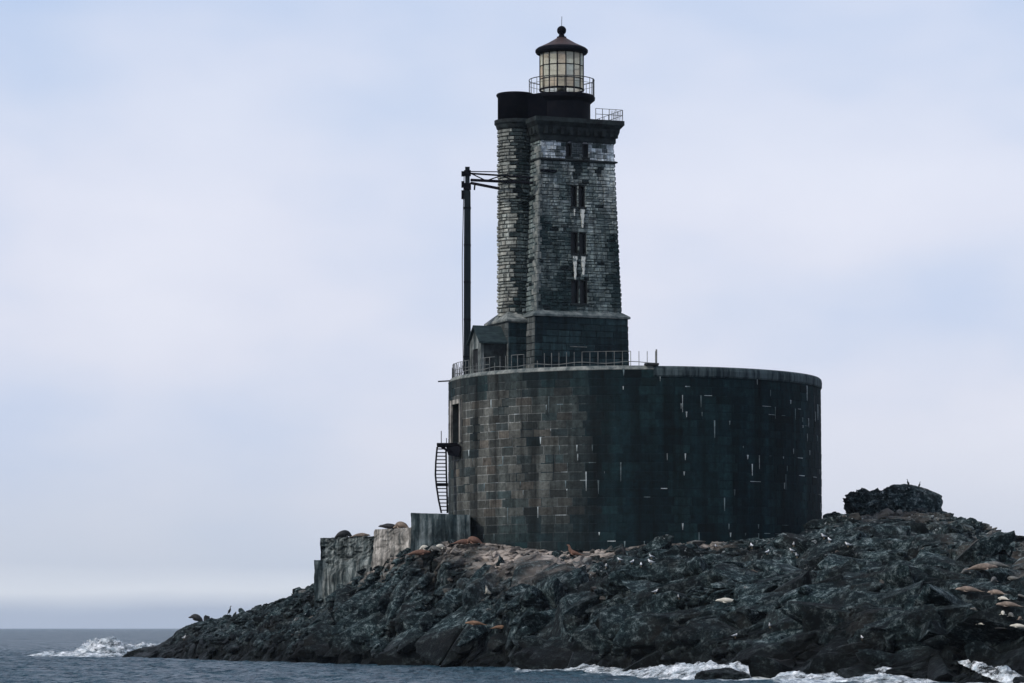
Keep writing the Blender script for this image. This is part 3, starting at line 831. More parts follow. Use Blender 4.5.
# ------------------------------------------------------------------ the pier (caisson)
ZT = W(635, 365.5, PCY - PR).z
pier = empty('stone_pier', (PCX, PCY, 0))
tag(pier, 'massive round dark granite pier carrying the lighthouse tower', 'pier')
def pier_w(u, v):
    a = math.degrees(u / PR)
    w = ss(-6, -50, a + 5 * pn(u * 0.2, v * 0.25, 21.0)) * (0.75 + 0.25 * ss(-89, -78, a)) * (0.25 + 0.75 * ss(ZT - 0.6, ZT - 3.0, v + 0.8 * pn(u * 1.3, 0.5, 2.0))) * (0.2 + 0.8 * ss(7.8, 11.0, v + pn(u * 0.5, 1.5, 4.0)))
    st = pn(u * 0.55, v * 0.035, 3.0) + 0.6 * pn(u * 1.5, v * 0.06, 8.0) + 0.35 * pn(u * 0.7, v * 0.6, 1.0)
    return min(1.0, w * (0.30 + 0.85 * ss(-0.45, 0.35, st)) * 1.1)
def pier_col(u, v, R):
    w = pier_w(u, v)
    d = lerp3((0.0022, 0.0095, 0.0125), (0.007, 0.022, 0.025), ss(-0.35, 0.4, pn(u * 0.7, v * 0.05, 11.0) + 0.5 * pn(u * 1.9, v * 0.08, 15.0)))
    t = R.random()
    c = lerp3(d, (0.085, 0.088, 0.080) if t < 0.7 else ((0.098, 0.090, 0.077) if t < 0.86 else (0.05, 0.062, 0.062)), w)
    k = 1 + (R.uniform(0.82, 1.2) - 1) * (0.3 + 0.7 * w)
    if R.random() < 0.02: k *= 0.55
    return tuple(x * k for x in c)
def pier_mortar(u, v):
    w = pier_w(u, v) * ss(-0.4, 0.1, pn(u * 0.8, v * 0.5, 5.0))
    return lerp3((0.004, 0.013, 0.017), (0.21, 0.22, 0.21), w)
dA = math.radians(-72.5) * PR
dz0 = W(455, 443, 226).z; dz1 = W(455, 404, 226).z
door_hole = (dA - 0.95, dA + 0.95, dz0, dz1)
wall = masonry('wall', cyl(0, 0, PR - 0.06), -math.pi * (PR - .06), math.pi * (PR - .06), 4.0, ZT - 0.25, M_pier, pier_col, holes=[door_hole], ch=(0.56, 0.6), cw=(1.0, 1.35),
               gap=0.045, depth=0.012, rough=0.006, mortar=pier_mortar, parent=pier, seed=4, marks=620, bev=0.02,
               vary=lambda u, z: -62 < math.degrees(u / PR) < 88 and pn(u * 0.35, z * 0.35, 1.0) > -0.12)
mb = MB(); mb.lathe([(PR - 0.2, ZT - 0.3), (PR - 0.2, ZT - 0.05)], 128); mb.build('deck', M_deck, pier)
mb = MB(); a0, a1 = math.radians(3.5), math.radians(200)
mb.lathe([(PR - 0.5, ZT - 0.72), (PR - 0.02, ZT - 0.72), (PR + 0.03, ZT - 0.62), (PR + 0.04, ZT - 0.3), (PR + 0.0, ZT - 0.1), (PR - 0.1, ZT - 0.01), (PR - 0.5, ZT - 0.01)], 120, (0, 0), a0, a1)
mb.build('coping', M_coping, pier)
mb = MB(); a0, a1 = math.radians(-160), math.radians(5.0)
mb.lathe([(PR - 0.8, ZT - 0.26), (PR - 0.04, ZT - 0.26), (PR - 0.03, ZT - 0.22), (PR - 0.12, ZT - 0.06), (PR - 0.2, ZT + 0.02), (PR - 0.8, ZT + 0.02)], 100, (0, 0), a0, a1)
mb.build('coping', M_cap, pier)
# doorway
Dm = Matrix.Rotation(dA / PR, 4, 'Z')
mb = MB()
yb = -(PR - 0.1)
mb.box(-0.97, 0.97, yb + 0.7, yb + 0.75, dz0, dz1, 0, Dm)
mb.box(-1.02, -0.95, yb, yb + 0.75, dz0, dz1, 1, Dm); mb.box(0.95, 1.02, yb, yb + 0.75, dz0, dz1, 1, Dm)
mb.box(-0.97, 0.97, yb, yb + 0.75, dz1, dz1 + 0.05, 1, Dm); mb.box(-0.97, 0.97, yb, yb + 0.75, dz0 - 0.05, dz0, 1, Dm)
do = mb.build('doorway', [M_dark, M_corn], pier)
mb = MB(); mb.box(-1.25, -0.97, yb - 0.14, yb + 0.02, dz0, dz1 + 0.3, 0, Dm); mb.box(0.97, 1.25, yb - 0.14, yb + 0.02, dz0, dz1 + 0.3, 0, Dm); mb.box(-0.97, 0.97, yb - 0.14, yb + 0.02, dz1, dz1 + 0.3, 0, Dm)
mb.build('door_surround', M_concL, do)
mb = MB(); mb.box(-0.35, 0.25, yb + 0.45, yb + 0.5, dz0 + 1.2, dz0 + 2.0, 0, Dm); mb.build('notice_board', M_cap, do)
# railing along the left and front of the rim
rl = MB(); RR = PR - 0.3
def rimp(a, z): return Vector((RR * math.sin(a), -RR * math.cos(a), z))
angs = np.radians(np.arange(-84, 6.5, 2.45))
jag = random.Random(5)
rail_top = [rimp(a, ZT + 0.98) for a in angs]
railing = MB().path([rimp(a, ZT + 0.24 + 0.06 * math.sin(i)) for i, a in enumerate(angs)], 0.026, 5).build('railing', M_rail, pier)
for seg_, zz_, rr_ in ((rail_top[:9], 0, 0.022), (rail_top[11:15], 0, 0.022), (rail_top[17:20], 0, 0.02), (rail_top[27:34], 0, 0.02), (rail_top[:14], -0.48, 0.018)):
    MB().path([p - Vector((0, 0, -zz_)) for p in seg_], rr_, 5).build('rail', M_rail, railing)
for i, a in enumerate(angs):
    h = 0.98 if jag.random() > 0.15 else jag.uniform(0.5, 0.9)
    pm = MB(); pm.tube(rimp(a, ZT + 0.0), rimp(a, ZT + h), 0.023, 6); pm.build('post', M_rail, railing)
pm = MB(); pm.tube(rimp(math.radians(4.5), ZT), rimp(math.radians(4.5), ZT + 1.1), 0.055, 8); pm.build('post', M_rail, railing)
for k in range(9):
    a = math.radians(-86 + k * 2.2); h = random.uniform(0.6, 1.25)
    pm = MB(); pm.tube(rimp(a, ZT), rimp(a + 0.01, ZT + h), 0.035, 6); pm.build('post', M_raild, railing)
mb = MB(); mb.box(0.2, 1.15, -PR - 0.1, -PR + 0.9, ZT + 0.05, ZT + 0.16); mb.build('deck_plank', M_raild, pier)
p0 = W(452, 380.5, 228) - Vector((PCX, PCY, 0)); p1 = W(438, 381.5, 228) - Vector((PCX, PCY, 0))
mb = MB(); mb.tube(p0 + Vector((0.6, 0, 0.02)), p1, 0.05, 8); mb.build('outrigger_pipe', M_raild, pier)

# ------------------------------------------------------------------ tower
TH = math.radians(22)
TX = W(562, 330, 229.6).x; TY = 229.6
tower = empty('lighthouse_tower', (TX, TY, ZT), TH)
tag(tower, 'tall square stone lighthouse tower with round stair turret and glazed lantern on the pier', 'lighthouse')
YF = 226.6
def zf(py, Y=YF): return W(575, py, Y).z - ZT
def za(py): return W(562, py, TY).z - ZT
z_pl = zf(316); z_cb = zf(141); z_ct = zf(118.5)
w_b, w_t = 6.34 / 2, 5.50 / 2
def hw(v): return w_b + (w_t - w_b) * (v - z_pl) / (z_cb - z_pl)

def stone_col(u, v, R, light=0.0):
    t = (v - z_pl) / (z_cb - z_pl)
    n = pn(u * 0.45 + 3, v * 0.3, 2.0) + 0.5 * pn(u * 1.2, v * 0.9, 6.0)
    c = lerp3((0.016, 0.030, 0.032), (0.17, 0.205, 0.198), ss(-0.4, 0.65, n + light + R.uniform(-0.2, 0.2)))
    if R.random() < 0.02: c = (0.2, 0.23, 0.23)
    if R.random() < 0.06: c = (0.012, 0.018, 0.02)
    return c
fholes = []
def addwin(cx, py0, py1, w):
    fholes.append((cx - w / 2, cx + w / 2, zf(py1), zf(py0)))
for (dx, y0, y1, w) in ((0.72, 142.5, 156.5, 0.48), (0.33, 185, 206.5, 0.50), (0.33, 232, 254, 0.52), (0.33, 280, 303.5, 0.54)):
    addwin(-dx - 0.02, y0, y1, w); addwin(dx - 0.02, y0, y1, w)
def front_col(u, v, R):
    c = stone_col(u, v, R, -0.02)
    # limewash under the cornice
    if v > zf(158):
        wht = ss(-0.5, 0.1, pn(u * 0.9, v * 0.9, 4.0) + R.uniform(-0.3, 0.25))
        c = lerp3(c, (0.50, 0.55, 0.58), wht)
        if abs(u + 0.02) < 0.5 : c = lerp3(c, (0.02, 0.03, 0.032), 0.9)
        if abs(u + 0.02) > 0.45 and abs(u) < 0.72: c = (0.42, 0.40, 0.44)
    elif v > zf(178) and abs(u + 0.1) < 0.35: c = lerp3(c, (0.015, 0.022, 0.025), 0.8)
    elif v > zf(230):
        c = lerp3(c, (0.50, 0.54, 0.52), (0.22 + 0.5 * ss(zf(230), zf(160), v)) * ss(-0.25, 0.3, pn(u * 0.9, v * 0.35, 7.0) + 0.3 * pn(u * 3, v * 3, 2.0)) * (1.1 if u > 0.5 else 0.6))
    # rain marks under the windows
    return c
def lime(u, v):
    return (0.05, 0.075, 0.08) if v < zf(158) else (0.22, 0.25, 0.26)
def face(k):
    """k = 0 front (-y), 1 right (+x), 2 back, 3 left (-x)"""
    def S(u, v, o):
        h = hw(v); x = u * h / w_b; y = -(h + o)
        if k == 0: return (x, y, v)
        if k == 1: return (-y, x, v)
        if k == 2: return (-x, -y, v)
        return (y, -x, v)
    return S
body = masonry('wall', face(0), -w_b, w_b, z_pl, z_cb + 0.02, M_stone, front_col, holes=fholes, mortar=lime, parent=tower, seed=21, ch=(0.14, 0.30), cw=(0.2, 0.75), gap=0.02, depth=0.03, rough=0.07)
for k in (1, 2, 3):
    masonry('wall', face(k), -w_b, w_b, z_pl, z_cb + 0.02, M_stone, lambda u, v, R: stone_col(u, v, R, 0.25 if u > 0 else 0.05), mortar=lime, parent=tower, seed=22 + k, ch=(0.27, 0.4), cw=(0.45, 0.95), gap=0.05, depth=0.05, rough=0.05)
# quoins on the near left corner, the lit left face put into their pale colour
mb = MB(); z = z_pl; i = 0; Rq = random.Random(3)
while z < z_cb - 0.4:
    hgt = Rq.uniform(0.42, 0.55); h = hw(z + hgt / 2) + 0.09 + Rq.uniform(0, 0.03)
    lx, ly = (0.22, 0.95) if i % 2 else (0.5, 0.60)
    mb.box(-h, -h + lx * 0.55, -h, -h + ly, z + 0.02, z + hgt - 0.02); z += hgt; i += 1
mb.build('corner_quoins', M_cap, tower)
mb = MB(); h = hw(zf(159)); mb.sq([(h + 0.06, zf(161.2)), (h + 0.19, zf(160.4)), (h + 0.19, zf(159.2)), (h + 0.06, zf(158.4))]); mb.build('string_course', M_corn, tower)
# windows
for i, (a, b, c0, c1) in enumerate(fholes):
    hm = hw((c0 + c1) / 2); k = hm / w_b; x0, x1 = a * k, b * k
    yf = -(hm) + 0.02
    wb = MB(); t = 0.05
    tilt = (hw(c0) - hw(c1)) / 2
    wb.box(x0 - 0.02, x0 + t, yf - 0.03, yf + 0.5, c0, c1); wb.box(x1 - t, x1 + 0.02, yf - 0.03, yf + 0.5, c0, c1)
    wb.box(x0 + t, x1 - t, yf - 0.03, yf + 0.5, c1 - t, c1); wb.box(x0 + t, x1 - t, yf - 0.03, yf + 0.5, c0, c0 + t)
    wf = wb.build('window', M_dark, tower)
    pb = MB(); pb.box(x0 + t, x1 - t, yf + 0.28, yf + 0.30, c0 + t, c1 - t); pb.build('pane', M_wglass, wf)
    sb = MB(); sb.box(x0 - 0.08, x1 + 0.08, yf - 0.16 - tilt, yf + 0.0, c0 - 0.13, c0 - 0.004); sb.build('sill', M_corn, wf)
    if i in (2, 3, 4, 5):
        L_ = {2: 0.5, 3: 1.3, 4: 1.65, 5: 1.3}[i]; wd = 0.15 if i != 2 else 0.05
        yk = -(hw(c0 - L_ / 2) + 0.125) ; dy = (w_b - w_t) / (z_cb - z_pl) * L_ / 2
        db = MB(); n_ = 9
        vs = []; fs = []
        for q in range(n_ + 1):
            tq = q / n_; zc = c0 - 0.14 - L_ * tq; wq = wd * (1.15 - 0.85 * tq) * random.uniform(0.8, 1.15); xc = (x0 + x1) / 2 + 0.015 * math.sin(q * 2.1)
            yq = -(hw(zc) + 0.115)
            vs += [(xc - wq, yq, zc), (xc + wq, yq, zc), (xc - wq, yq + 0.12, zc), (xc + wq, yq + 0.12, zc)]
            if q:
                b0 = (q - 1) * 4
                fs += [(b0, b0 + 4, b0 + 5, b0 + 1), (b0 + 2, b0 + 6, b0 + 4, b0), (b0 + 1, b0 + 5, b0 + 7, b0 + 3)]
        db.add(vs, fs); o = db.build('lime_streak', plain_mat('lime_streak', (0.12, 0.15, 0.15), (0.62, 0.62, 0.56), 4.0, 0.9, lo=0.38, hi=0.52) if i == 2 else bpy.data.materials['lime_streak'], tower)
# plinth
wp_t, wp_b = 6.95 / 2, 7.12 / 2
def pl_hw(v): return wp_b + (wp_t - wp_b) * v / z_pl
def pface(k):
    def S(u, v, o):
        h = pl_hw(v); x = u * h / wp_b; y = -(h + o)
        return [(x, y, v), (-y, x, v), (-x, -y, v), (y, -x, v)][k]
    return S
def plinth_col(u, v, R):
    c = lerp3((0.004, 0.012, 0.016), (0.022, 0.044, 0.050), ss(-0.3, 0.5, pn(u * 0.4, v * 0.7, 9.0) + R.uniform(-0.2, 0.2)))
    return c
def plinth_col_lit(u, v, R):
    return lerp3((0.03, 0.04, 0.042), (0.13, 0.14, 0.135), R.random())  # left-facing stones: their sunlit side is put into the colour
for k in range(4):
    masonry('plinth', pface(k), -wp_b, wp_b, -0.1, z_pl - 0.12, M_stone, plinth_col if k != 3 else plinth_col_lit, mortar=lambda u, v: (0.010, 0.018, 0.022), parent=tower, seed=40 + k, ch=(0.42, 0.5), cw=(0.8, 1.4), gap=0.04, depth=0.03, rough=0.03)
mb = MB(); mb.sq([(wp_t + 0.03, z_pl - 0.13), (wp_t + 0.16, z_pl - 0.12), (wp_t + 0.16, z_pl + 0.02), (w_b + 0.03, z_pl + 0.32)]); mb.build('water_table', M_cap2, tower)
# cornice
z1 = z_cb
dz = (z_ct - z_cb)
mb = MB(); mb.sq([(w_t + 0.05, z_cb - 0.05), (w_t + 0.14, z_cb + 0.05), (w_t + 0.14, z_cb + dz * 0.22), (w_t + 0.26, z_cb + dz * 0.34), (w_t + 0.34, z_cb + dz * 0.5),
                  (w_t + 0.36, z_cb + dz * 0.62), (w_t + 0.56, z_cb + dz * 0.78), (w_t + 0.60, z_cb + dz * 0.80), (w_t + 0.60, z_ct)])
corn = mb.build('cornice', M_corn, tower)
for k in range(4):
    for j in range(9):
        mb = MB()
        xx = -w_t + 0.25 + j * (2 * w_t - 0.5) / 8
        Mr = Matrix.Rotation(k * math.pi / 2, 4, 'Z')
        mb.box(xx - 0.13, xx + 0.13, -(w_t + 0.42), -(w_t + 0.1), z_cb + dz * 0.28, z_cb + dz * 0.6, 0, Mr); mb.build('corbel', M_corn, corn)
# deck rail at the right of the cornice
mb = MB(); e = w_t + 0.5
pts = [(-0.2 + 0.0, -e), (e, -e), (e, e), (-e, e)]
def rline(p, q, n, z0, h, mbx):
    for i in range(n + 1):
        t = i / n; x = p[0] + (q[0] - p[0]) * t; y = p[1] + (q[1] - p[1]) * t
        mbx.tube((x, y, z0), (x, y, z0 + h), 0.025, 5)
    for hh_ in (h, h * 0.5): mbx.tube((p[0], p[1], z0 + hh_), (q[0], q[1], z0 + hh_), 0.02, 5)
rline((1.2, -e), (e, -e), 4, z_ct, 0.78, mb); rline((e, -e), (e, e), 8, z_ct, 0.78, mb); rline((e, e), (-0.5, e), 6, z_ct, 0.78, mb)
for i in range(8):
    x = e - i * 0.12; mb.tube((x, -e, z_ct), (x + 0.1, -e + 0.3, z_ct + 0.75), 0.016, 4)
mb.build('gallery_rail', M_raild, tower)
# turret base block, water table, turret
TL = lambda e_, s_: (-(wp_t + e_), -wp_t + s_)          # from the near left corner: out e, back s
bx0, by0 = TL(1.4, 1.45); bx1, by1 = TL(-0.1, 5.3)
bcx, bcy = (bx0 + bx1) / 2, (by0 + by1) / 2; bhx, bhy = (bx1 - bx0) / 2, (by1 - by0) / 2
def bface(k):
    def S(u, v, o):
        if k == 0: return (bcx + u, by0 - o, v)
        if k == 3: return (bx0 - o, bcy - u, v)
        return (bcx - u, by1 + o, v)
    return S
masonry('turret_base', bface(0), -bhx, bhx, -0.1, z_pl - 0.5, M_stone, plinth_col, mortar=lambda u, v: (0.025, 0.036, 0.04), parent=tower, seed=51, ch=(0.42, 0.5), cw=(0.8, 1.4), gap=0.03, depth=0.03, rough=0.02)
masonry('turret_base', bface(3), -bhy, bhy, -0.1, z_pl - 0.5, M_stone, plinth_col_lit, mortar=lambda u, v: (0.12, 0.13, 0.13), parent=tower, seed=52, ch=(0.42, 0.5), cw=(0.8, 1.4), gap=0.03, depth=0.03, rough=0.02)
masonry('turret_base', bface(2), -bhx, bhx, -0.1, z_pl - 0.5, M_stone, plinth_col, mortar=lambda u, v: (0.03, 0.042, 0.045), parent=tower, seed=53, ch=(0.42, 0.5), cw=(0.8, 1.4), gap=0.03, depth=0.03, rough=0.02)
tcx, tcy = TL(0.10, 3.4); TR = 1.16
YT = 227.2
def zt_(py): return W(515, py, YT).z - ZT
def zd(py): return W(562, py, TY - 2.2).z - ZT
mb = MB(); mb.sq([(bhx + 0.05, z_pl - 0.5, bhy + 0.05), (bhx + 0.2, z_pl - 0.42, bhy + 0.2), (bhx + 0.2, z_pl - 0.3, bhy + 0.2), (bhx * 0.45, z_pl + 0.35, bhy * 0.45)], (bcx, bcy)); mb.build('water_table', M_cap, tower)
zt0, zt1 = z_pl - 0.2, zt_(125)
slits = []
for py in (150, 208, 260): slits.append((-0.0 - 0.62 * TR - 0.15, -0.62 * TR + 0.15, za(py + 12), za(py)))
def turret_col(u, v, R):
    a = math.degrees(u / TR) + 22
    l = 0.62 * ss(10, -30, a)  # left half paler: sunlight painted into the stone colour
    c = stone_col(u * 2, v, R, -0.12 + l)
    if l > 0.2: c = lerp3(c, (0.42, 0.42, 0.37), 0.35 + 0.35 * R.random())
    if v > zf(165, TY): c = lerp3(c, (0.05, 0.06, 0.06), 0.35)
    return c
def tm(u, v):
    return lerp3((0.035, 0.045, 0.047), (0.13, 0.135, 0.125), ss(0.0, -40, math.degrees(u / TR)))  # mortar carries the same painted lit side
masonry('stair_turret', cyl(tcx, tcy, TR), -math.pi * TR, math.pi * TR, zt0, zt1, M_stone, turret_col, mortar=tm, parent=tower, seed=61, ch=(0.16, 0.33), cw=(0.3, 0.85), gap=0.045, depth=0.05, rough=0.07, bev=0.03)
mb = MB(); zc = zt_(119)
mb.lathe([(TR + 0.02, zt_(129)), (TR + 0.14, zt_(127)), (TR + 0.2, zt_(124)), (TR + 0.30, zt_(122.5)), (TR + 0.30, zc)], 40, (tcx, tcy)); mb.build('turret_cornice', M_corn, tower, False)
mb = MB(); mb.lathe([(TR + 0.06, zc), (TR + 0.06, zt_(95.5)), (TR + 0.14, zt_(94.5)), (TR + 0.17, zt_(93)), (TR + 0.1, zt_(91.8)), (0.02, zt_(91.3))], 48, (tcx, tcy))
tdr = mb.build('turret_drum', M_iron, tower, True)
# lantern
lan_x, lan_y = 0.0, 0.0
lan = MB(); lan.lathe([(2.02, z_ct), (2.02, zd(99.5)), (2.12, zd(98)), (2.34, zd(95.5)), (2.36, zd(93)), (2.30, zd(91.5)), (1.7, zd(91.2)), (1.55, zd(91.1))], 64)
drum = lan.build('lantern_drum', M_iron, tower)
# link between turret drum and lantern drum
mb = MB(); mb.box(tcx, -1.0, tcy - 1.1, tcy + 1.1, z_ct - 0.0, zt_(93)); mb.build('drum_link', M_iron, tower)
ring = MB(); rz0, rz1 = zd(91.5), za(80.5); k = 20
pr = [Vector((2.30 * math.sin(2 * math.pi * i / 48), -2.30 * math.cos(2 * math.pi * i / 48), rz1)) for i in range(49)]
ring.path(pr, 0.032, 6); ring.path([p - Vector((0, 0, 0.35)) for p in pr], 0.016, 4)
for i in range(k):
    a = 2 * math.pi * i / k; ring.tube((2.3 * math.sin(a), -2.3 * math.cos(a), rz0 - 0.1), (2.3 * math.sin(a), -2.3 * math.cos(a), rz1), 0.022, 5)
a = math.radians(50); ring.tube((2.3 * math.sin(a), -2.3 * math.cos(a), za(97)), (2.3 * math.sin(a), -2.3 * math.cos(a), rz1 + 0.05), 0.04, 5)
ring.build('lantern_rail', M_raild, tower)
lz = [za(90.2), za(80), za(67), za(53.5)]; LR = 1.56; NP = 16
lm = MB(); lo_ = math.radians(-22)
def lp(i, z, r=LR): a = 2 * math.pi * (i + 0.5) / NP + lo_ - 0.02; return Vector((r * math.sin(a), -r * math.cos(a), z))
for i in range(NP): lm.tube(lp(i, lz[0]), lp(i, lz[3]), 0.042, 6)
for z in lz:
    lm.path([lp(i, z) for i in range(NP + 1)], 0.034 if z in (lz[1], lz[2]) else 0.07, 6)
frame = lm.build('lantern_frame', M_iron, tower)
Rg = random.Random(9)
for i in range(NP):
    for j in range(3):
        pm = MB(); r2 = LR - 0.01; cc = [lp(i, lz[j], r2), lp(i + 1, lz[j], r2), lp(i + 1, lz[j + 1], r2), lp(i, lz[j + 1], r2)]
        inn = [Vector((c_.x * 0.994, c_.y * 0.994, c_.z)) for c_ in cc]
        pm.add(cc + inn, [(0, 1, 2, 3), (7, 6, 5, 4), (0, 4, 5, 1), (1, 5, 6, 2), (2, 6, 7, 3), (3, 7, 4, 0)])
        pm.build('glass_pane', M_glass[Rg.choice([0, 0, 1, 1, 2, 3] if j else [0, 1, 2, 3, 3])], frame)
mb = MB(); mb.lathe([(0.3, lz[0] - 0.1), (0.3, lz[0] + 0.2), (0.12, lz[0] + 0.22), (0.12, lz[0] + 0.45), (0.3, lz[0] + 0.5), (0.3, lz[0] + 0.9), (0.05, lz[0] + 0.95)], 24); mb.build('lamp_pedestal', M_rail, tower, True)
rm = MB(); rm.lathe([(LR - 0.05, za(54.5)), (LR + 0.06, za(55)), (LR + 0.22, za(54)), (LR + 0.30, za(52.5)), (LR + 0.30, za(50.3)), (LR + 0.16, za(48.5))], 32)
roof = rm.build('lantern_roof', M_iron, tower)
rm = MB(); rm.lathe([(LR + 0.16, za(48.5)), (1.05, za(44)), (0.62, za(40.5)), (0.36, za(38.3)), (0.30, za(37.5))], 16); rm.build('roof_cone', M_ironrust, roof)
rm = MB(); zb = za(30.5)
rm.lathe([(0.34, za(38.2)), (0.34, za(37)), (0.2, za(36.2)), (0.2, za(34.8))] + [(max(0.02, 0.33 * math.sin(math.pi * (1 - q / 12))), zb - 0.33 * math.cos(math.pi * q / 12)) for q in range(2, 13)], 24); rm.build('vent_ball', M_iron, roof, True)
rm = MB(); rm.tube((0, 0, za(26)), (0.02, 0, za(16.5)), 0.02, 5); rm.build('lightning_rod', M_iron, roof)
# small ledge bracket on the front face
mb = MB(); zz_ = zf(172); h = hw(zz_); mb.box(-h - 0.02, -h + 1.15, -h - 0.3, -h - 0.07, zz_ - 0.08, zz_ + 0.08); mb.build('iron_bracket', M_iron, tower)
mb = MB(); zz_ = zf(177, YF); h = pl_hw(z_pl); z5 = zf(347.3); mb.box(-0.9, 0.35, -pl_hw(z5) - 0.1, -pl_hw(z5) - 0.03, z5 - 0.03, z5 + 0.03); mb.build('wall_pipe', M_rail, tower)
# gabled entry porch on the turret base
ex0, ey0 = TL(3.35, 1.65); ex1, ey1 = TL(1.43, 3.75); ph = zf(343); pr_ = zf(327.5)
pw = MB(); t = 0.22; ym = (ey0 + ey1) / 2
pw.box(ex0 + t, ex1, ey0, ey0 + t, -0.1, ph); pw.box(ex0 + t, ex1, ey1 - t, ey1, -0.1, ph)
pw.box(ex0, ex0 + t, ey0, ey0 + 0.55, -0.1, ph, 1); pw.box(ex0, ex0 + t, ey1 - 0.55, ey1, -0.1, ph, 1)
dh = ph - 0.45
pw.box(ex0, ex0 + t, ey0 + 0.55, ey1 - 0.55, dh, ph, 1)
pw.add([(ex0, ey0, ph), (ex0, ey1, ph), (ex0, ym, pr_ - 0.08), (ex0 + t, ey0, ph), (ex0 + t, ey1, ph), (ex0 + t, ym, pr_ - 0.08)], [(0, 2, 1), (3, 4, 5), (0, 3, 5, 2), (1, 2, 5, 4), (0, 1, 4, 3)], 1)
porch = pw.build('porch', [M_corn, M_concM], tower)
pr2 = MB(); ov = 0.18
for sgn, ya in ((-1, ey0), (1, ey1)):
    yo = ya + sgn * ov * 0.9; zo = ph - 0.12
    pr2.add([(ex0 - ov, yo, zo), (ex1, yo, zo), (ex1, ym, pr_), (ex0 - ov, ym, pr_), (ex0 - ov, yo, zo + 0.13), (ex1, yo, zo + 0.13), (ex1, ym, pr_ + 0.13), (ex0 - ov, ym, pr_ + 0.13)],
            [(0, 1, 2, 3), (4, 5, 6, 7), (0, 1, 5, 4), (0, 3, 7, 4), (1, 2, 6, 5)])
pr2.build('porch_roof', M_roof, porch)
pd = MB(); pd.box(ex0 + 0.1, ex0 + 0.16, ey0 + 0.55, ey1 - 0.55, -0.05, dh); pd.build('porch_door', M_dark, porch)

# ------------------------------------------------------------------ derrick mast
MY = 227.6
mbp = W(467.2, 371, MY); mtop = W(467.6, 167, MY)
der = empty('derrick_mast', (mbp.x, mbp.y, ZT))
tag(der, 'tall dark timber derrick mast on the left rim of the pier, strutted to the tower', 'mast')
hM = mtop.z - ZT
m = MB(); m.sq([(0.24, 0.0), (0.24, hM * 0.55), (0.22, hM - 1.7), (0.16, hM - 1.65), (0.16, hM)]); m.build('mast', M_wood, der)
for z in np.arange(1.4, hM - 1.8, 2.6): MB().box(-0.25, 0.25, -0.25, 0.25, z, z + 0.1).build('iron_band', M_iron, der)
MB().box(-0.24, 0.24, -0.24, 0.24, hM - 0.62, hM - 0.25).build('mast_cap', M_iron, der); MB().box(-0.25, 0.25, -0.25, 0.25, hM - 1.6, hM - 1.15).build('mast_cap', M_iron, der)
MB().box(-0.42, -0.2, -0.1, 0.1, hM - 0.66, hM - 0.3).build('pulley_block', M_iron, der); MB().box(-0.42, -0.2, -0.1, 0.1, hM - 1.45, hM - 1.0).build('pulley_block', M_iron, der)
MB().box(-0.42, -0.18, -0.14, 0.14, hM - 2.25, hM - 1.65).build('pulley_block', M_iron, der)
def dl(px, py, Y): return W(px, py, Y) - Vector((mbp.x, mbp.y, ZT))
m = MB()
A1 = dl(471, 173.5, MY); B1 = dl(533, 177.5, 225.6); A2 = dl(471, 180, MY); B2 = dl(533, 183, 225.6); A0 = dl(471, 171.5, MY + 0.6); B0 = dl(500, 171.8, 227)
m.tube(A1, B1, 0.065); m.tube(A2, B2, 0.10); m.tube(A0, B0, 0.035)
for i in range(4):
    t = i / 4; u = (i + 1) / 4
    m.tube(A1.lerp(B1, t), A2.lerp(B2, u), 0.045, 5) if i % 2 == 0 else m.tube(A2.lerp(B2, t), A1.lerp(B1, u), 0.045, 5)
m.tube(dl(471, 183, MY), dl(499, 188.5, 226.2), 0.10); m.tube(dl(475, 183, MY), dl(474.3, 190, MY), 0.06, 5)
m.build('tie_strut', M_iron, der)
m = MB(); m.path([dl(463.6, 197, MY), dl(462.2, 260, MY), dl(462.6, 320, MY), dl(463.4, 371, MY)], 0.03, 5); m.path([dl(464.2, 172, MY), dl(463.4, 200, MY)], 0.03, 5); m.build('cable', M_raild, der)

# ------------------------------------------------------------------ outside stair and landing
SY0 = 225.9
stz = W(445, 445, SY0).z
stair = empty('iron_stair', (W(445, 445, SY0).x, SY0, W(445, 513, SY0).z))
tag(stair, 'curved black iron stair climbing to a landing on the left side of the pier', 'stair')
so = stair.location
def sl(px, py, Y=SY0): return W(px, py, Y) - Vector(so)
Lp = [(437.2, 447), (435.8, 462), (435.4, 475), (436.6, 487), (438.6, 500), (441.4, 513)]
Rp = [(446.0, 450), (446.2, 462), (446.4, 475), (446.9, 487), (447.2, 500), (447.4, 513)]
for pts in (Lp, Rp):
    m = MB(); m.path([sl(x, y, SY0 - 0.1 * i) for i, (x, y) in enumerate(pts)], 0.065, 6); m.build('stringer', M_iron, stair)
def ip(pts, y): return float(np.interp(y, [p[1] for p in pts], [p[0] for p in pts]))
m = MB()
for y in np.arange(449, 512, 3.6):
    a = sl(ip(Lp, y), y, SY0 - (y - 447) / 66 * 0.5); b_ = sl(ip(Rp, y), y, SY0 - (y - 447) / 66 * 0.5)
    mid_ = (a + b_) / 2; w_ = (b_.x - a.x) / 2
    m.box(mid_.x - w_, mid_.x + w_, mid_.y - 0.16, mid_.y + 0.16, mid_.z - 0.03, mid_.z + 0.03)
m.build('treads', M_iron, stair)
m = MB(); a = sl(436.5, 486, SY0 - 0.3); b_ = sl(448, 481, SY0 - 0.3); m.box(a.x, b_.x, a.y - 0.3, a.y + 0.4, a.z, b_.z - 0.15); m.build('mid_landing', M_iron, stair)
m = MB(); a = sl(437, 446.5); b_ = sl(458, 443.5)
m.box(a.x, b_.x, a.y - 0.75, a.y + 1.2, a.z, b_.z)
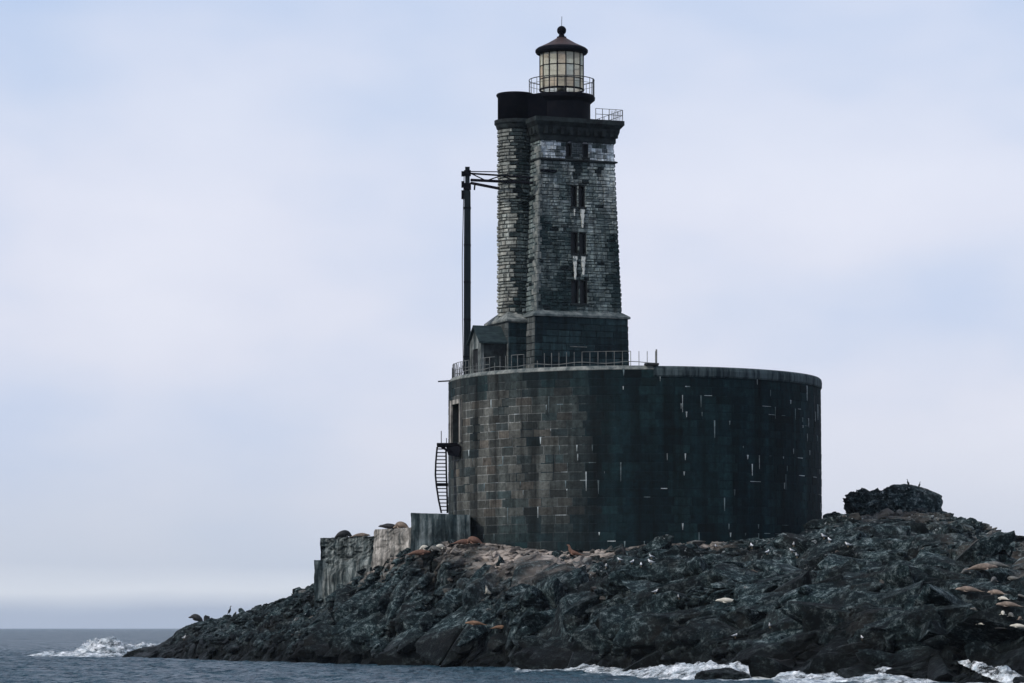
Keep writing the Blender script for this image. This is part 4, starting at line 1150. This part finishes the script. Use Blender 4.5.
m.tube(sl(440.5, 446, SY0 - 0.5), sl(456, 456, SY0 - 0.5), 0.09); m.tube(sl(440.5, 446, SY0 + 0.8), sl(456, 456, SY0 + 0.8), 0.09)
m.add([sl(446, 446, SY0 - 0.5), sl(461, 446, SY0 - 1.0), sl(459, 457, SY0 - 1.0), sl(448, 455, SY0 - 0.5), sl(446, 446, SY0 + 1), sl(461, 446, SY0 + .5), sl(459, 457, SY0 + .5), sl(448, 455, SY0 + 1)],
      [(0, 1, 2, 3), (4, 5, 6, 7), (0, 1, 5, 4), (1, 2, 6, 5), (2, 3, 7, 6), (3, 0, 4, 7)])
m.build('landing', M_iron, stair)
m = MB()
for px in (441.3, 446.5): m.tube(sl(px, 444, SY0 - 0.6), sl(px, 431 if px < 443 else 438, SY0 - 0.6), 0.03, 5)
m.build('handrail_post', M_raild, stair)

# ------------------------------------------------------------------ concrete walls on the left
def rough_block(name, x0, x1, y0t0, y0t1, ybot, Y0, depth, mat, label, seed, amp=0.06, skewY=0.0, chop=0.0, parent=None):
    """a cast wall: left / right pixel, top pixel at both ends, front distance Y0 (left) and Y0+skewY (right)"""
    A = W(x0, y0t0, Y0); B = W(x1, y0t1, Y0 + skewY); zb = W(x0, ybot, Y0).z - 1.2
    n, k = max(6, int((B.x - A.x) / 0.14)), 0
    hgt = max(A.z, B.z) - zb; k = max(6, int(hgt / 0.14)); dn = max(4, int(depth / 0.3))
    root = Vector((A.x, A.y, zb))
    ax = (Vector((B.x, B.y, 0)) - Vector((A.x, A.y, 0))); ln = ax.length; ax.normalize(); ay = Vector((-ax.y, ax.x, 0))
    # loop round the box, cap on top
    per = [(i / n * ln, 0.0) for i in range(n)] + [(ln, j / dn * depth) for j in range(dn)] + [(ln - i / n * ln, depth) for i in range(n)] + [(0.0, depth - j / dn * depth) for j in range(dn)]
    q = np.array(per); m_ = len(q); V = []; Fs = []
    for j in range(k + 1):
        for (u, w) in per:
            top = (A.z + (B.z - A.z) * u / ln) - zb
            V.append((u, w, top * j / k))
    for j in range(k):
        for i in range(m_):
            i2 = (i + 1) % m_; Fs.append((j * m_ + i, j * m_ + i2, (j + 1) * m_ + i2, (j + 1) * m_ + i))
    # top cap grid
    b0 = len(V)
    for i in range(n + 1):
        for j in range(dn + 1):
            u = i / n * ln; V.append((u, j / dn * depth, (A.z + (B.z - A.z) * u / ln) - zb))
    for i in range(n):
        for j in range(dn): Fs.append((b0 + i * (dn + 1) + j, b0 + (i + 1) * (dn + 1) + j, b0 + (i + 1) * (dn + 1) + j + 1, b0 + i * (dn + 1) + j + 1))
    V = np.array(V); V0 = V.copy()
    for c in range(3): V[:, c] += amp * (0.7 if c == 2 else 1.0) * fbm(V0[:, 0] * 0.9 + seed + c * 7, V0[:, 1] * 0.9, V0[:, 2] * 0.9, 5, 0.62)
    if chop:
        ch_ = chop * ridged(V0[:, 0] * 0.5 + seed, V0[:, 1] * 0.5 + 1, V0[:, 2] * 1.1, 4, 0.6) * sstep(0.45, 0.75, V0[:, 2] / hgt)
        V[:, 1] += np.where(V0[:, 1] < 0.3, ch_, 0)
    P3 = [tuple(ax * v[0] + ay * v[1] + Vector((0, 0, v[2]))) for v in V]
    o = mesh_from(name, P3, Fs, mat, parent); o.location = root
    if label: tag(o, label, 'wall', 'concrete walls on the left of the pier')
    return o
rough_block('concrete_wall', 411, 470, 512.5, 515, 552, 221.6, 3.4, M_concD, 'dark streaked concrete wall at the foot of the iron stair beside the pier', 2.0, 0.05)
rough_block('concrete_wall', 372, 411.5, 529.5, 527.5, 574, 226.0, 4.0, M_concL, 'pale streaked concrete wall between the dark wall and the rough low wall', 5.0, 0.10, skewY=-3.0, chop=0.12)
lw = rough_block('concrete_wall', 317, 374, 538, 536, 592, 231.5, 4.4, M_concM, 'rough low concrete wall with broken face at the far left of the walls', 8.0, 0.09, skewY=-4.5, chop=0.3)
c_ = rough_block('footing', 314.3, 330, 560, 561, 590, 231.0, 2.5, M_concD, None, 11.0, 0.06)
c_.parent = lw; c_.matrix_parent_inverse = Matrix.Translation(-Vector(lw.location))

# ------------------------------------------------------------------ animals
def sweep(pts, seg=14):
    """pts: (x, y, z, half width, half height); one closed tube"""
    P = np.array(pts, float); t = np.arange(len(P)); tt = np.linspace(0, len(P) - 1, (len(P) - 1) * 4 + 1)
    def cr_(a):
        out = []
        for q in tt:
            i = min(int(q), len(P) - 2); f = q - i
            p0, p1, p2, p3 = a[max(i - 1, 0)], a[i], a[i + 1], a[min(i + 2, len(P) - 1)]
            out.append(0.5 * (2 * p1 + (p2 - p0) * f + (2 * p0 - 5 * p1 + 4 * p2 - p3) * f * f + (3 * p1 - p0 - 3 * p2 + p3) * f ** 3))
        return np.array(out)
    Q = np.stack([cr_(P[:, c]) for c in range(5)], -1); Q[:, 3:] = np.maximum(Q[:, 3:], 0.006)
    T_ = np.gradient(Q[:, :3], axis=0); T_ /= np.linalg.norm(T_, axis=1)[:, None]
    V = []; Fs = []
    for q, tg in zip(Q, T_):
        side = np.cross([0, 0, 1], tg); ns = np.linalg.norm(side); side = side / ns if ns > 1e-3 else np.array([0, 1, 0])
        up = np.cross(tg, side)
        for i in range(seg):
            a = 2 * math.pi * i / seg; V.append(tuple(q[:3] + side * math.cos(a) * q[3] + up * math.sin(a) * q[4]))
    n = len(Q)
    for j in range(n - 1):
        for i in range(seg): Fs.append((j * seg + i, j * seg + (i + 1) % seg, (j + 1) * seg + (i + 1) % seg, (j + 1) * seg + i))
    Fs.append(tuple(range(seg))[::-1]); Fs.append(tuple((n - 1) * seg + i for i in range(seg)))
    return V, Fs

def fur(name, c1, c2): return plain_mat(name, c1, c2, 2.0, 0.65, bs=0.2, lo=0.38, hi=0.62)
FUR = {'tan': fur('tan_fur', (0.11, 0.085, 0.065), (0.27, 0.21, 0.165)), 'brown': fur('brown_fur', (0.09, 0.045, 0.03), (0.2, 0.11, 0.075)), 'orange': fur('ginger_fur', (0.13, 0.07, 0.04), (0.27, 0.165, 0.10)),
       'cream': fur('cream_fur', (0.42, 0.40, 0.34), (0.6, 0.57, 0.48)), 'black': fur('wet_black_fur', (0.008, 0.009, 0.011), (0.03, 0.03, 0.032)), 'grey': fur('grey_fur', (0.06, 0.065, 0.062), (0.17, 0.165, 0.15))}
LYING = [(-1.10, .05, .05, .05, .03), (-.85, .02, .10, .09, .08), (-.5, 0, .19, .19, .17), (-.05, 0, .25, .27, .24), (.35, 0, .27, .26, .25), (.62, .02, .27, .18, .18), (.82, .04, .27, .13, .13), (.95, .05, .27, .12, .11), (1.06, .06, .245, .075, .07), (1.15, .06, .23, .035, .04)]
UP = [(-1.0, .05, .05, .05, .03), (-.75, .02, .10, .09, .08), (-.4, 0, .2, .2, .18), (.0, 0, .29, .26, .25), (.25, 0, .45, .23, .24), (.38, 0, .70, .17, .18), (.43, 0, .92, .12, .13), (.50, 0, 1.05, .11, .11), (.62, 0, 1.12, .07, .07), (.72, 0, 1.14, .035, .04)]
HUNCH = [(-.7, .1, .05, .06, .04), (-.55, .05, .14, .14, .12), (-.3, 0, .27, .24, .24), (.05, 0, .36, .28, .30), (.3, 0, .36, .23, .26), (.48, 0, .28, .15, .17), (.6, 0, .18, .11, .11), (.72, 0, .12, .07, .07), (.8, 0, .10, .035, .035)]
def seal_mesh(pose):
    pts = {'lying': LYING, 'up': UP, 'hunch': HUNCH}[pose]
    V, Fs = sweep(pts)
    def addp(p):
        v, f = sweep(p, 8); b0 = len(V); V.extend(v); Fs.extend(tuple(b0 + i for i in q) for q in f)
    zf_ = {'lying': .14, 'up': .3, 'hunch': .2}[pose]; xf_ = {'lying': .4, 'up': .22, 'hunch': .3}[pose]
    for s in (-1, 1):
        addp([(xf_, s * .14, zf_, .05, .07), (xf_ - .02, s * .3, zf_ * 0.55, .09, .035), (xf_ - .14, s * .46, .04, .09, .02), (xf_ - .32, s * .56, .02, .05, .012)])
        e = pts[0]; addp([(e[0] + .12, s * .03 + e[1], .07, .05, .04), (e[0] - .08, s * .1 + e[1], .04, .07, .018), (e[0] - .26, s * .16 + e[1], .03, .06, .01)])
        h = pts[-3]; addp([(h[0] - .06, s * (.09), h[2] + .04, .02, .02), (h[0] - .12, s * .115, h[2] + .03, .01, .012)])   # ear flaps
    me = bpy.data.meshes.new('sea_lion'); me.from_pydata(V, [], Fs); me.polygons.foreach_set('use_smooth', [True] * len(me.polygons)); me.update()
    return me
SEAL = {}
def sea_lion(p, pose, fu, rz, scale, label, tilt=0.0, roll=0.0):
    key = (pose, fu)
    if key not in SEAL:
        me = seal_mesh(pose); me.materials.append(FUR[fu]); SEAL[key] = me
    o = bpy.data.objects.new('sea_lion', SEAL[key]); COL.objects.link(o)
    o.location = p; o.rotation_euler = (roll, tilt, rz); o.scale = (scale,) * 3
    tag(o, label, 'sea lion', 'sea lions hauled out on the island')
    return o
R_ = math.radians
def atw(px, py, Y, dz=0.0): p = W(px, py, Y); p.z += dz; return p
sea_lion(atw(343.5, 538, 231.0), 'hunch', 'black', R_(10), 0.85, 'black sea lion curled up on the rough low wall')
sea_lion(atw(360, 537.4, 230.0), 'lying', 'tan', R_(5), 0.62, 'tan sea lion lying flat on top of the low wall beside a black one')
sea_lion(atw(391, 529, 226.4), 'lying', 'black', R_(175), 0.75, 'black sea lion lying on the pale streaked wall')
sea_lion(atw(401.5, 528.6, 225.6), 'hunch', 'tan', R_(165), 0.75, 'tan sea lion resting on the pale wall against the dark wall')
G = [  # px, py, pose, fur, rotation, scale, label
    (420, 555.5, 'lying', 'brown', 5, 0.75, 'brown sea lion stretched out below the dark concrete wall'),
    (426, 551, 'hunch', 'cream', 200, 0.55, 'cream chested sea lion sitting below the dark wall, first from the left'),
    (434, 552, 'hunch', 'grey', 170, 0.6, 'grey sea lion sitting between two paler ones below the dark wall'),
    (441, 549.5, 'hunch', 'cream', 20, 0.55, 'pale sea lion sitting nearest the iron stair below the dark wall'),
    (463, 545, 'lying', 'brown', 20, 0.7, 'reddish brown sea lion lying in the corner of wall and pier'),
    (474, 544.5, 'hunch', 'brown', 190, 0.8, 'dark reddish brown sea lion hunched against the pier at its left foot'),
    (573, 556, 'up', 'brown', 178, 0.62, 'reddish brown sea lion with raised head at the foot of the pier'),
    (475, 626, 'lying', 'orange', 185, 0.62, 'ginger sea lion lying on the rock halfway down the slope'),
    (500, 629.5, 'lying', 'orange', 5, 0.5, 'smaller ginger sea lion just right of and below another ginger one'),
    (728, 604, 'lying', 'cream', 180, 0.72, 'lone cream white sea lion lying on the middle of the rock slope'),
    (487, 595, 'up', 'cream', 240, 0.5, 'cream sea lion upright on the rock below the tan ledge'),
    (982, 571, 'lying', 'tan', 0, 0.95, 'long tan sea lion, topmost of the herd at right'),
    (995, 567.5, 'lying', 'grey', 170, 0.75, 'grey sea lion lying behind the topmost tan one at right'),
    (966, 574, 'hunch', 'grey', 40, 0.6, 'grey sea lion hunched at the upper left of the herd'),
    (968, 593, 'lying', 'tan', 175, 0.8, 'tan sea lion at the left edge of the herd below the topmost one'),
    (1012, 581, 'lying', 'grey', 150, 0.6, 'grey sea lion near the right edge, upper part of the herd'),
    (993, 583, 'hunch', 'grey', 60, 0.55, 'small grey sea lion in the middle of the upper herd'),
    (996, 596, 'lying', 'tan', 130, 0.7, 'tan sea lion lying aslant in the middle of the herd'),
    (1004, 601, 'lying', 'cream', 120, 0.5, 'cream sea lion squeezed into the middle of the herd'),
    (1008, 608, 'lying', 'tan', 170, 0.75, 'tan sea lion lying flat in the lower middle of the herd'),
    (1020, 599, 'lying', 'grey', 140, 0.55, 'grey sea lion cut by the right edge of the photo'),
    (1002, 616, 'hunch', 'cream', 90, 0.45, 'cream sea lion pup, left of a pair low in the herd'),
    (1010, 618, 'hunch', 'grey', 110, 0.5, 'grey sea lion pup, right of a pair low in the herd'),
    (1018, 628.5, 'lying', 'cream', 160, 0.55, 'cream sea lion lowest in the herd near the right edge'),
    (999, 630, 'lying', 'grey', 140, 0.45, 'small grey sea lion lowest of the herd toward its left'),
    (980, 626, 'lying', 'cream', 110, 0.45, 'small cream sea lion apart from the herd at its lower left'),
    (977, 611, 'lying', 'grey', 175, 0.45, 'small grey sea lion apart at the left of the lower herd'),
    (1019, 621, 'hunch', 'tan', 60, 0.4, 'small tan sea lion pup at the very right edge'),
]
for px, py, pose, fu, rz, sc_, lab in G:
    p = seen(px, py); n_ = seen.n.copy(); sea_lion(p + Vector((n_.x * 0.1, n_.y * 0.22 - 0.05, 0.02 + abs(n_.z) * 0.04)), pose, fu, R_(rz), sc_ * p.y / 228, lab)
p = hit(196, 629); rr_ = p
tipx = (196 - 512) / F2 * 264; bpy.context.view_layer.update(); sea_lion(SC.ray_cast(bpy.context.evaluated_depsgraph_get(), Vector((tipx, 264, 50)), Vector((0, 0, -1)))[1] + Vector((0, 0, 0.1)), 'hunch', 'black', R_(180), 0.85, 'black sea lion on the low left tip of the island', tilt=R_(-20))

# birds
def bird_mesh(kind):
    if kind == 'gull':
        V, Fs = sweep([(-.30, 0, .20, .02, .01), (-.16, 0, .22, .07, .06), (0, 0, .24, .10, .10), (.12, 0, .28, .085, .09), (.18, 0, .36, .05, .055), (.21, 0, .42, .05, .05), (.26, 0, .43, .03, .03)], 10)
    else:
        V, Fs = sweep([(-.22, 0, .06, .03, .012), (-.12, 0, .18, .06, .05), (-.02, 0, .34, .10, .10), (.04, 0, .50, .08, .085), (.05, 0, .63, .04, .045), (.06, 0, .74, .033, .035), (.09, 0, .80, .04, .04), (.14, 0, .81, .02, .02)], 10)
    me = bpy.data.meshes.new('body'); me.from_pydata(V, [], Fs); me.polygons.foreach_set('use_smooth', [True] * len(me.polygons)); return me
M_white = plain_mat('white_feathers', (0.62, 0.64, 0.66), (0.8, 0.8, 0.8), 3.0, 0.7, bs=0)
M_grey = plain_mat('grey_feathers', (0.25, 0.28, 0.31), (0.35, 0.37, 0.4), 3.0, 0.7, bs=0)
M_yel = plain_mat('yellow_beak', (0.3, 0.24, 0.15), (0.4, 0.3, 0.2), 3.0, 0.5, bs=0)
M_blk = plain_mat('black_feathers', (0.008, 0.009, 0.011), (0.018, 0.019, 0.022), 3.0, 0.6, bs=0)
def part_mesh(name, mb_, mat, smooth=False):
    me = bpy.data.meshes.new(name); me.from_pydata(mb_.v, [], mb_.f); me.materials.append(mat); me.update()
    if smooth: me.polygons.foreach_set('use_smooth', [True] * len(me.polygons))
    return me
GB = bird_mesh('gull'); GB.materials.append(M_white); CB = bird_mesh('cormorant'); CB.materials.append(M_blk)
def wing_me(s, corm=False):
    mb_ = MB(); 
    if corm: v, f = sweep([(.02, s * .09, .50, .02, .05), (-.05, s * .11, .34, .022, .09), (-.14, s * .08, .16, .012, .03)], 8)
    else: v, f = sweep([(.12, s * .08, .28, .02, .05), (-.02, s * .105, .25, .022, .07), (-.2, s * .06, .23, .015, .03), (-.36, s * .02, .22, .006, .01)], 8)
    mb_.v = list(v); mb_.f = f; return part_mesh('wing', mb_, M_blk if corm else M_grey, True)
GW = [wing_me(-1), wing_me(1)]; CW = [wing_me(-1, True), wing_me(1, True)]
def leg_me(s, h, mat): mb_ = MB(); mb_.tube((0, s * .04, 0), (0, s * .04, h), 0.012, 5); mb_.box(-.01, .07, s * .04 - .025, s * .04 + .025, 0, .012); return part_mesh('leg', mb_, mat)
GL = [leg_me(-1, .17, M_yel), leg_me(1, .17, M_yel)]; CL = [leg_me(-1, .28, M_blk), leg_me(1, .28, M_blk)]
mb_ = MB(); mb_.tube((.27, 0, .43), (.34, 0, .42), .018, 6, .005); GK = part_mesh('beak', mb_, M_yel)
mb_ = MB(); mb_.tube((.14, 0, .81), (.24, 0, .815), .016, 6, .006); CK = part_mesh('beak', mb_, M_raild)
def bird(kind, p, rz, sc_, label):
    g = kind == 'gull'
    r = empty('gull' if g else 'cormorant', p, rz); r.scale = (sc_,) * 3
    tag(r, label, 'gull' if g else 'cormorant', 'gulls standing on the rock' if g else 'cormorants standing on the rock')
    for nm, me in [('body', GB if g else CB), ('beak', GK if g else CK)] + [('wing', w) for w in (GW if g else CW)] + [('leg', w) for w in (GL if g else CL)]:
        o = bpy.data.objects.new(nm, me); COL.objects.link(o); o.parent = r
gulls = [(751.7, 548.5, 'white gull against the foot of the pier, first one right of the tan ledge'), (767, 554.5, 'white gull a little below the foot of the pier, between two higher gulls'), (793.5, 546.5, 'white gull standing tallest against the dark pier wall near its right end'),
         (792, 552.5, 'white gull just below the tallest gull near the right of the pier'), (797, 558, 'white gull lowest of three in a column under the right of the pier'), (824, 539, 'white gull at the right lower corner of the pier'),
         (829.5, 542.5, 'white gull just right of and below the one at the pier corner'), (651.5, 559, 'white gull on the tan ledge in front of the pier'), (651, 564.5, 'white gull just below the one on the tan ledge'),
         (655, 594, 'white gull alone in the middle of the dark slope'), (679, 599, 'white gull left of the lone cream sea lion'), (770, 628, 'white gull low on the slope right of the cream sea lion'),
         (735, 638, 'white gull lowest on the dark rock above the surge'), (862, 640, 'white gull low on the rock toward the right'), (716, 548.5, 'white gull at the right end of the tan ledge'),
         (620, 562, 'white gull on the pale stained rock left of the ledge gulls'), (632, 564, 'white gull on stained rock, left of the two gulls on the tan ledge'), (606, 568, 'white gull on stained rock below the raised head sea lion'),
         (641, 567, 'white gull on stained rock just below the ledge'), (184, 640, 'white gull at the low left tip of the island below the black sea lion'), (848, 547, 'white gull on the rock right of the pier, below the jagged boulder')]
for i, (px, py, lab) in enumerate(gulls):
    p = seen(px, py); bird('gull', p + Vector((0, -0.05, 0.0)), random.uniform(0, 6.28), random.uniform(0.62, 0.8) * p.y / 215, lab)
def rayhit_obj(px, Y0, topz): return Vector(((px - 512) / F2 * Y0, Y0, topz))
bpy.context.view_layer.update()
def drop(px, Y):
    """height of the highest surface at this spot"""
    x = (px - 512) / F2 * Y
    dg = bpy.context.evaluated_depsgraph_get()
    ok_, loc, *_r = SC.ray_cast(dg, Vector((x, Y, 60)), Vector((0, 0, -1)))
    return loc if ok_ else Vector((x, Y, tz(x, Y)))
bird('cormorant', drop(909.5, 238.3) - Vector((0, 0, 0.04)), R_(200), 0.6, 'black cormorant at the top of the large rounded boulder')
bird('cormorant', drop(921, 238.3) - Vector((0, 0, 0.04)), R_(10), 0.55, 'black cormorant on the right shoulder of the large rounded boulder')
bird('cormorant', drop(229.5, 257.5), R_(0), 0.85, 'black cormorant on the ridge at the left of the island')
p = seen(623.5, 556.5); bird('cormorant', p + Vector((0, -0.1, 0.0)), R_(180), 0.9, 'black cormorant on the tan ledge in front of the pier')

# ------------------------------------------------------------------ thin sea air
mb = MB(); mb.box(-9500, 9500, -3000, 12600, -4.5, 70)
hz_m = bpy.data.materials.new('sea_haze'); hz_m.use_nodes = True; _h = hz_m.node_tree
for n in list(_h.nodes): _h.nodes.remove(n)
_o = N(_h, 'ShaderNodeOutputMaterial'); _v = N(_h, 'ShaderNodeVolumePrincipled')
_v.inputs['Color'].default_value = (0.72, 0.86, 1.0, 1); _v.inputs['Density'].default_value = 0.000045; _v.inputs['Anisotropy'].default_value = 0.0
L(_h, _v.outputs[0], _o.inputs['Volume'])
hz_o = mb.build('haze', hz_m); tag(hz_o, 'thin pale sea haze over the water', 'haze', kind='stuff')
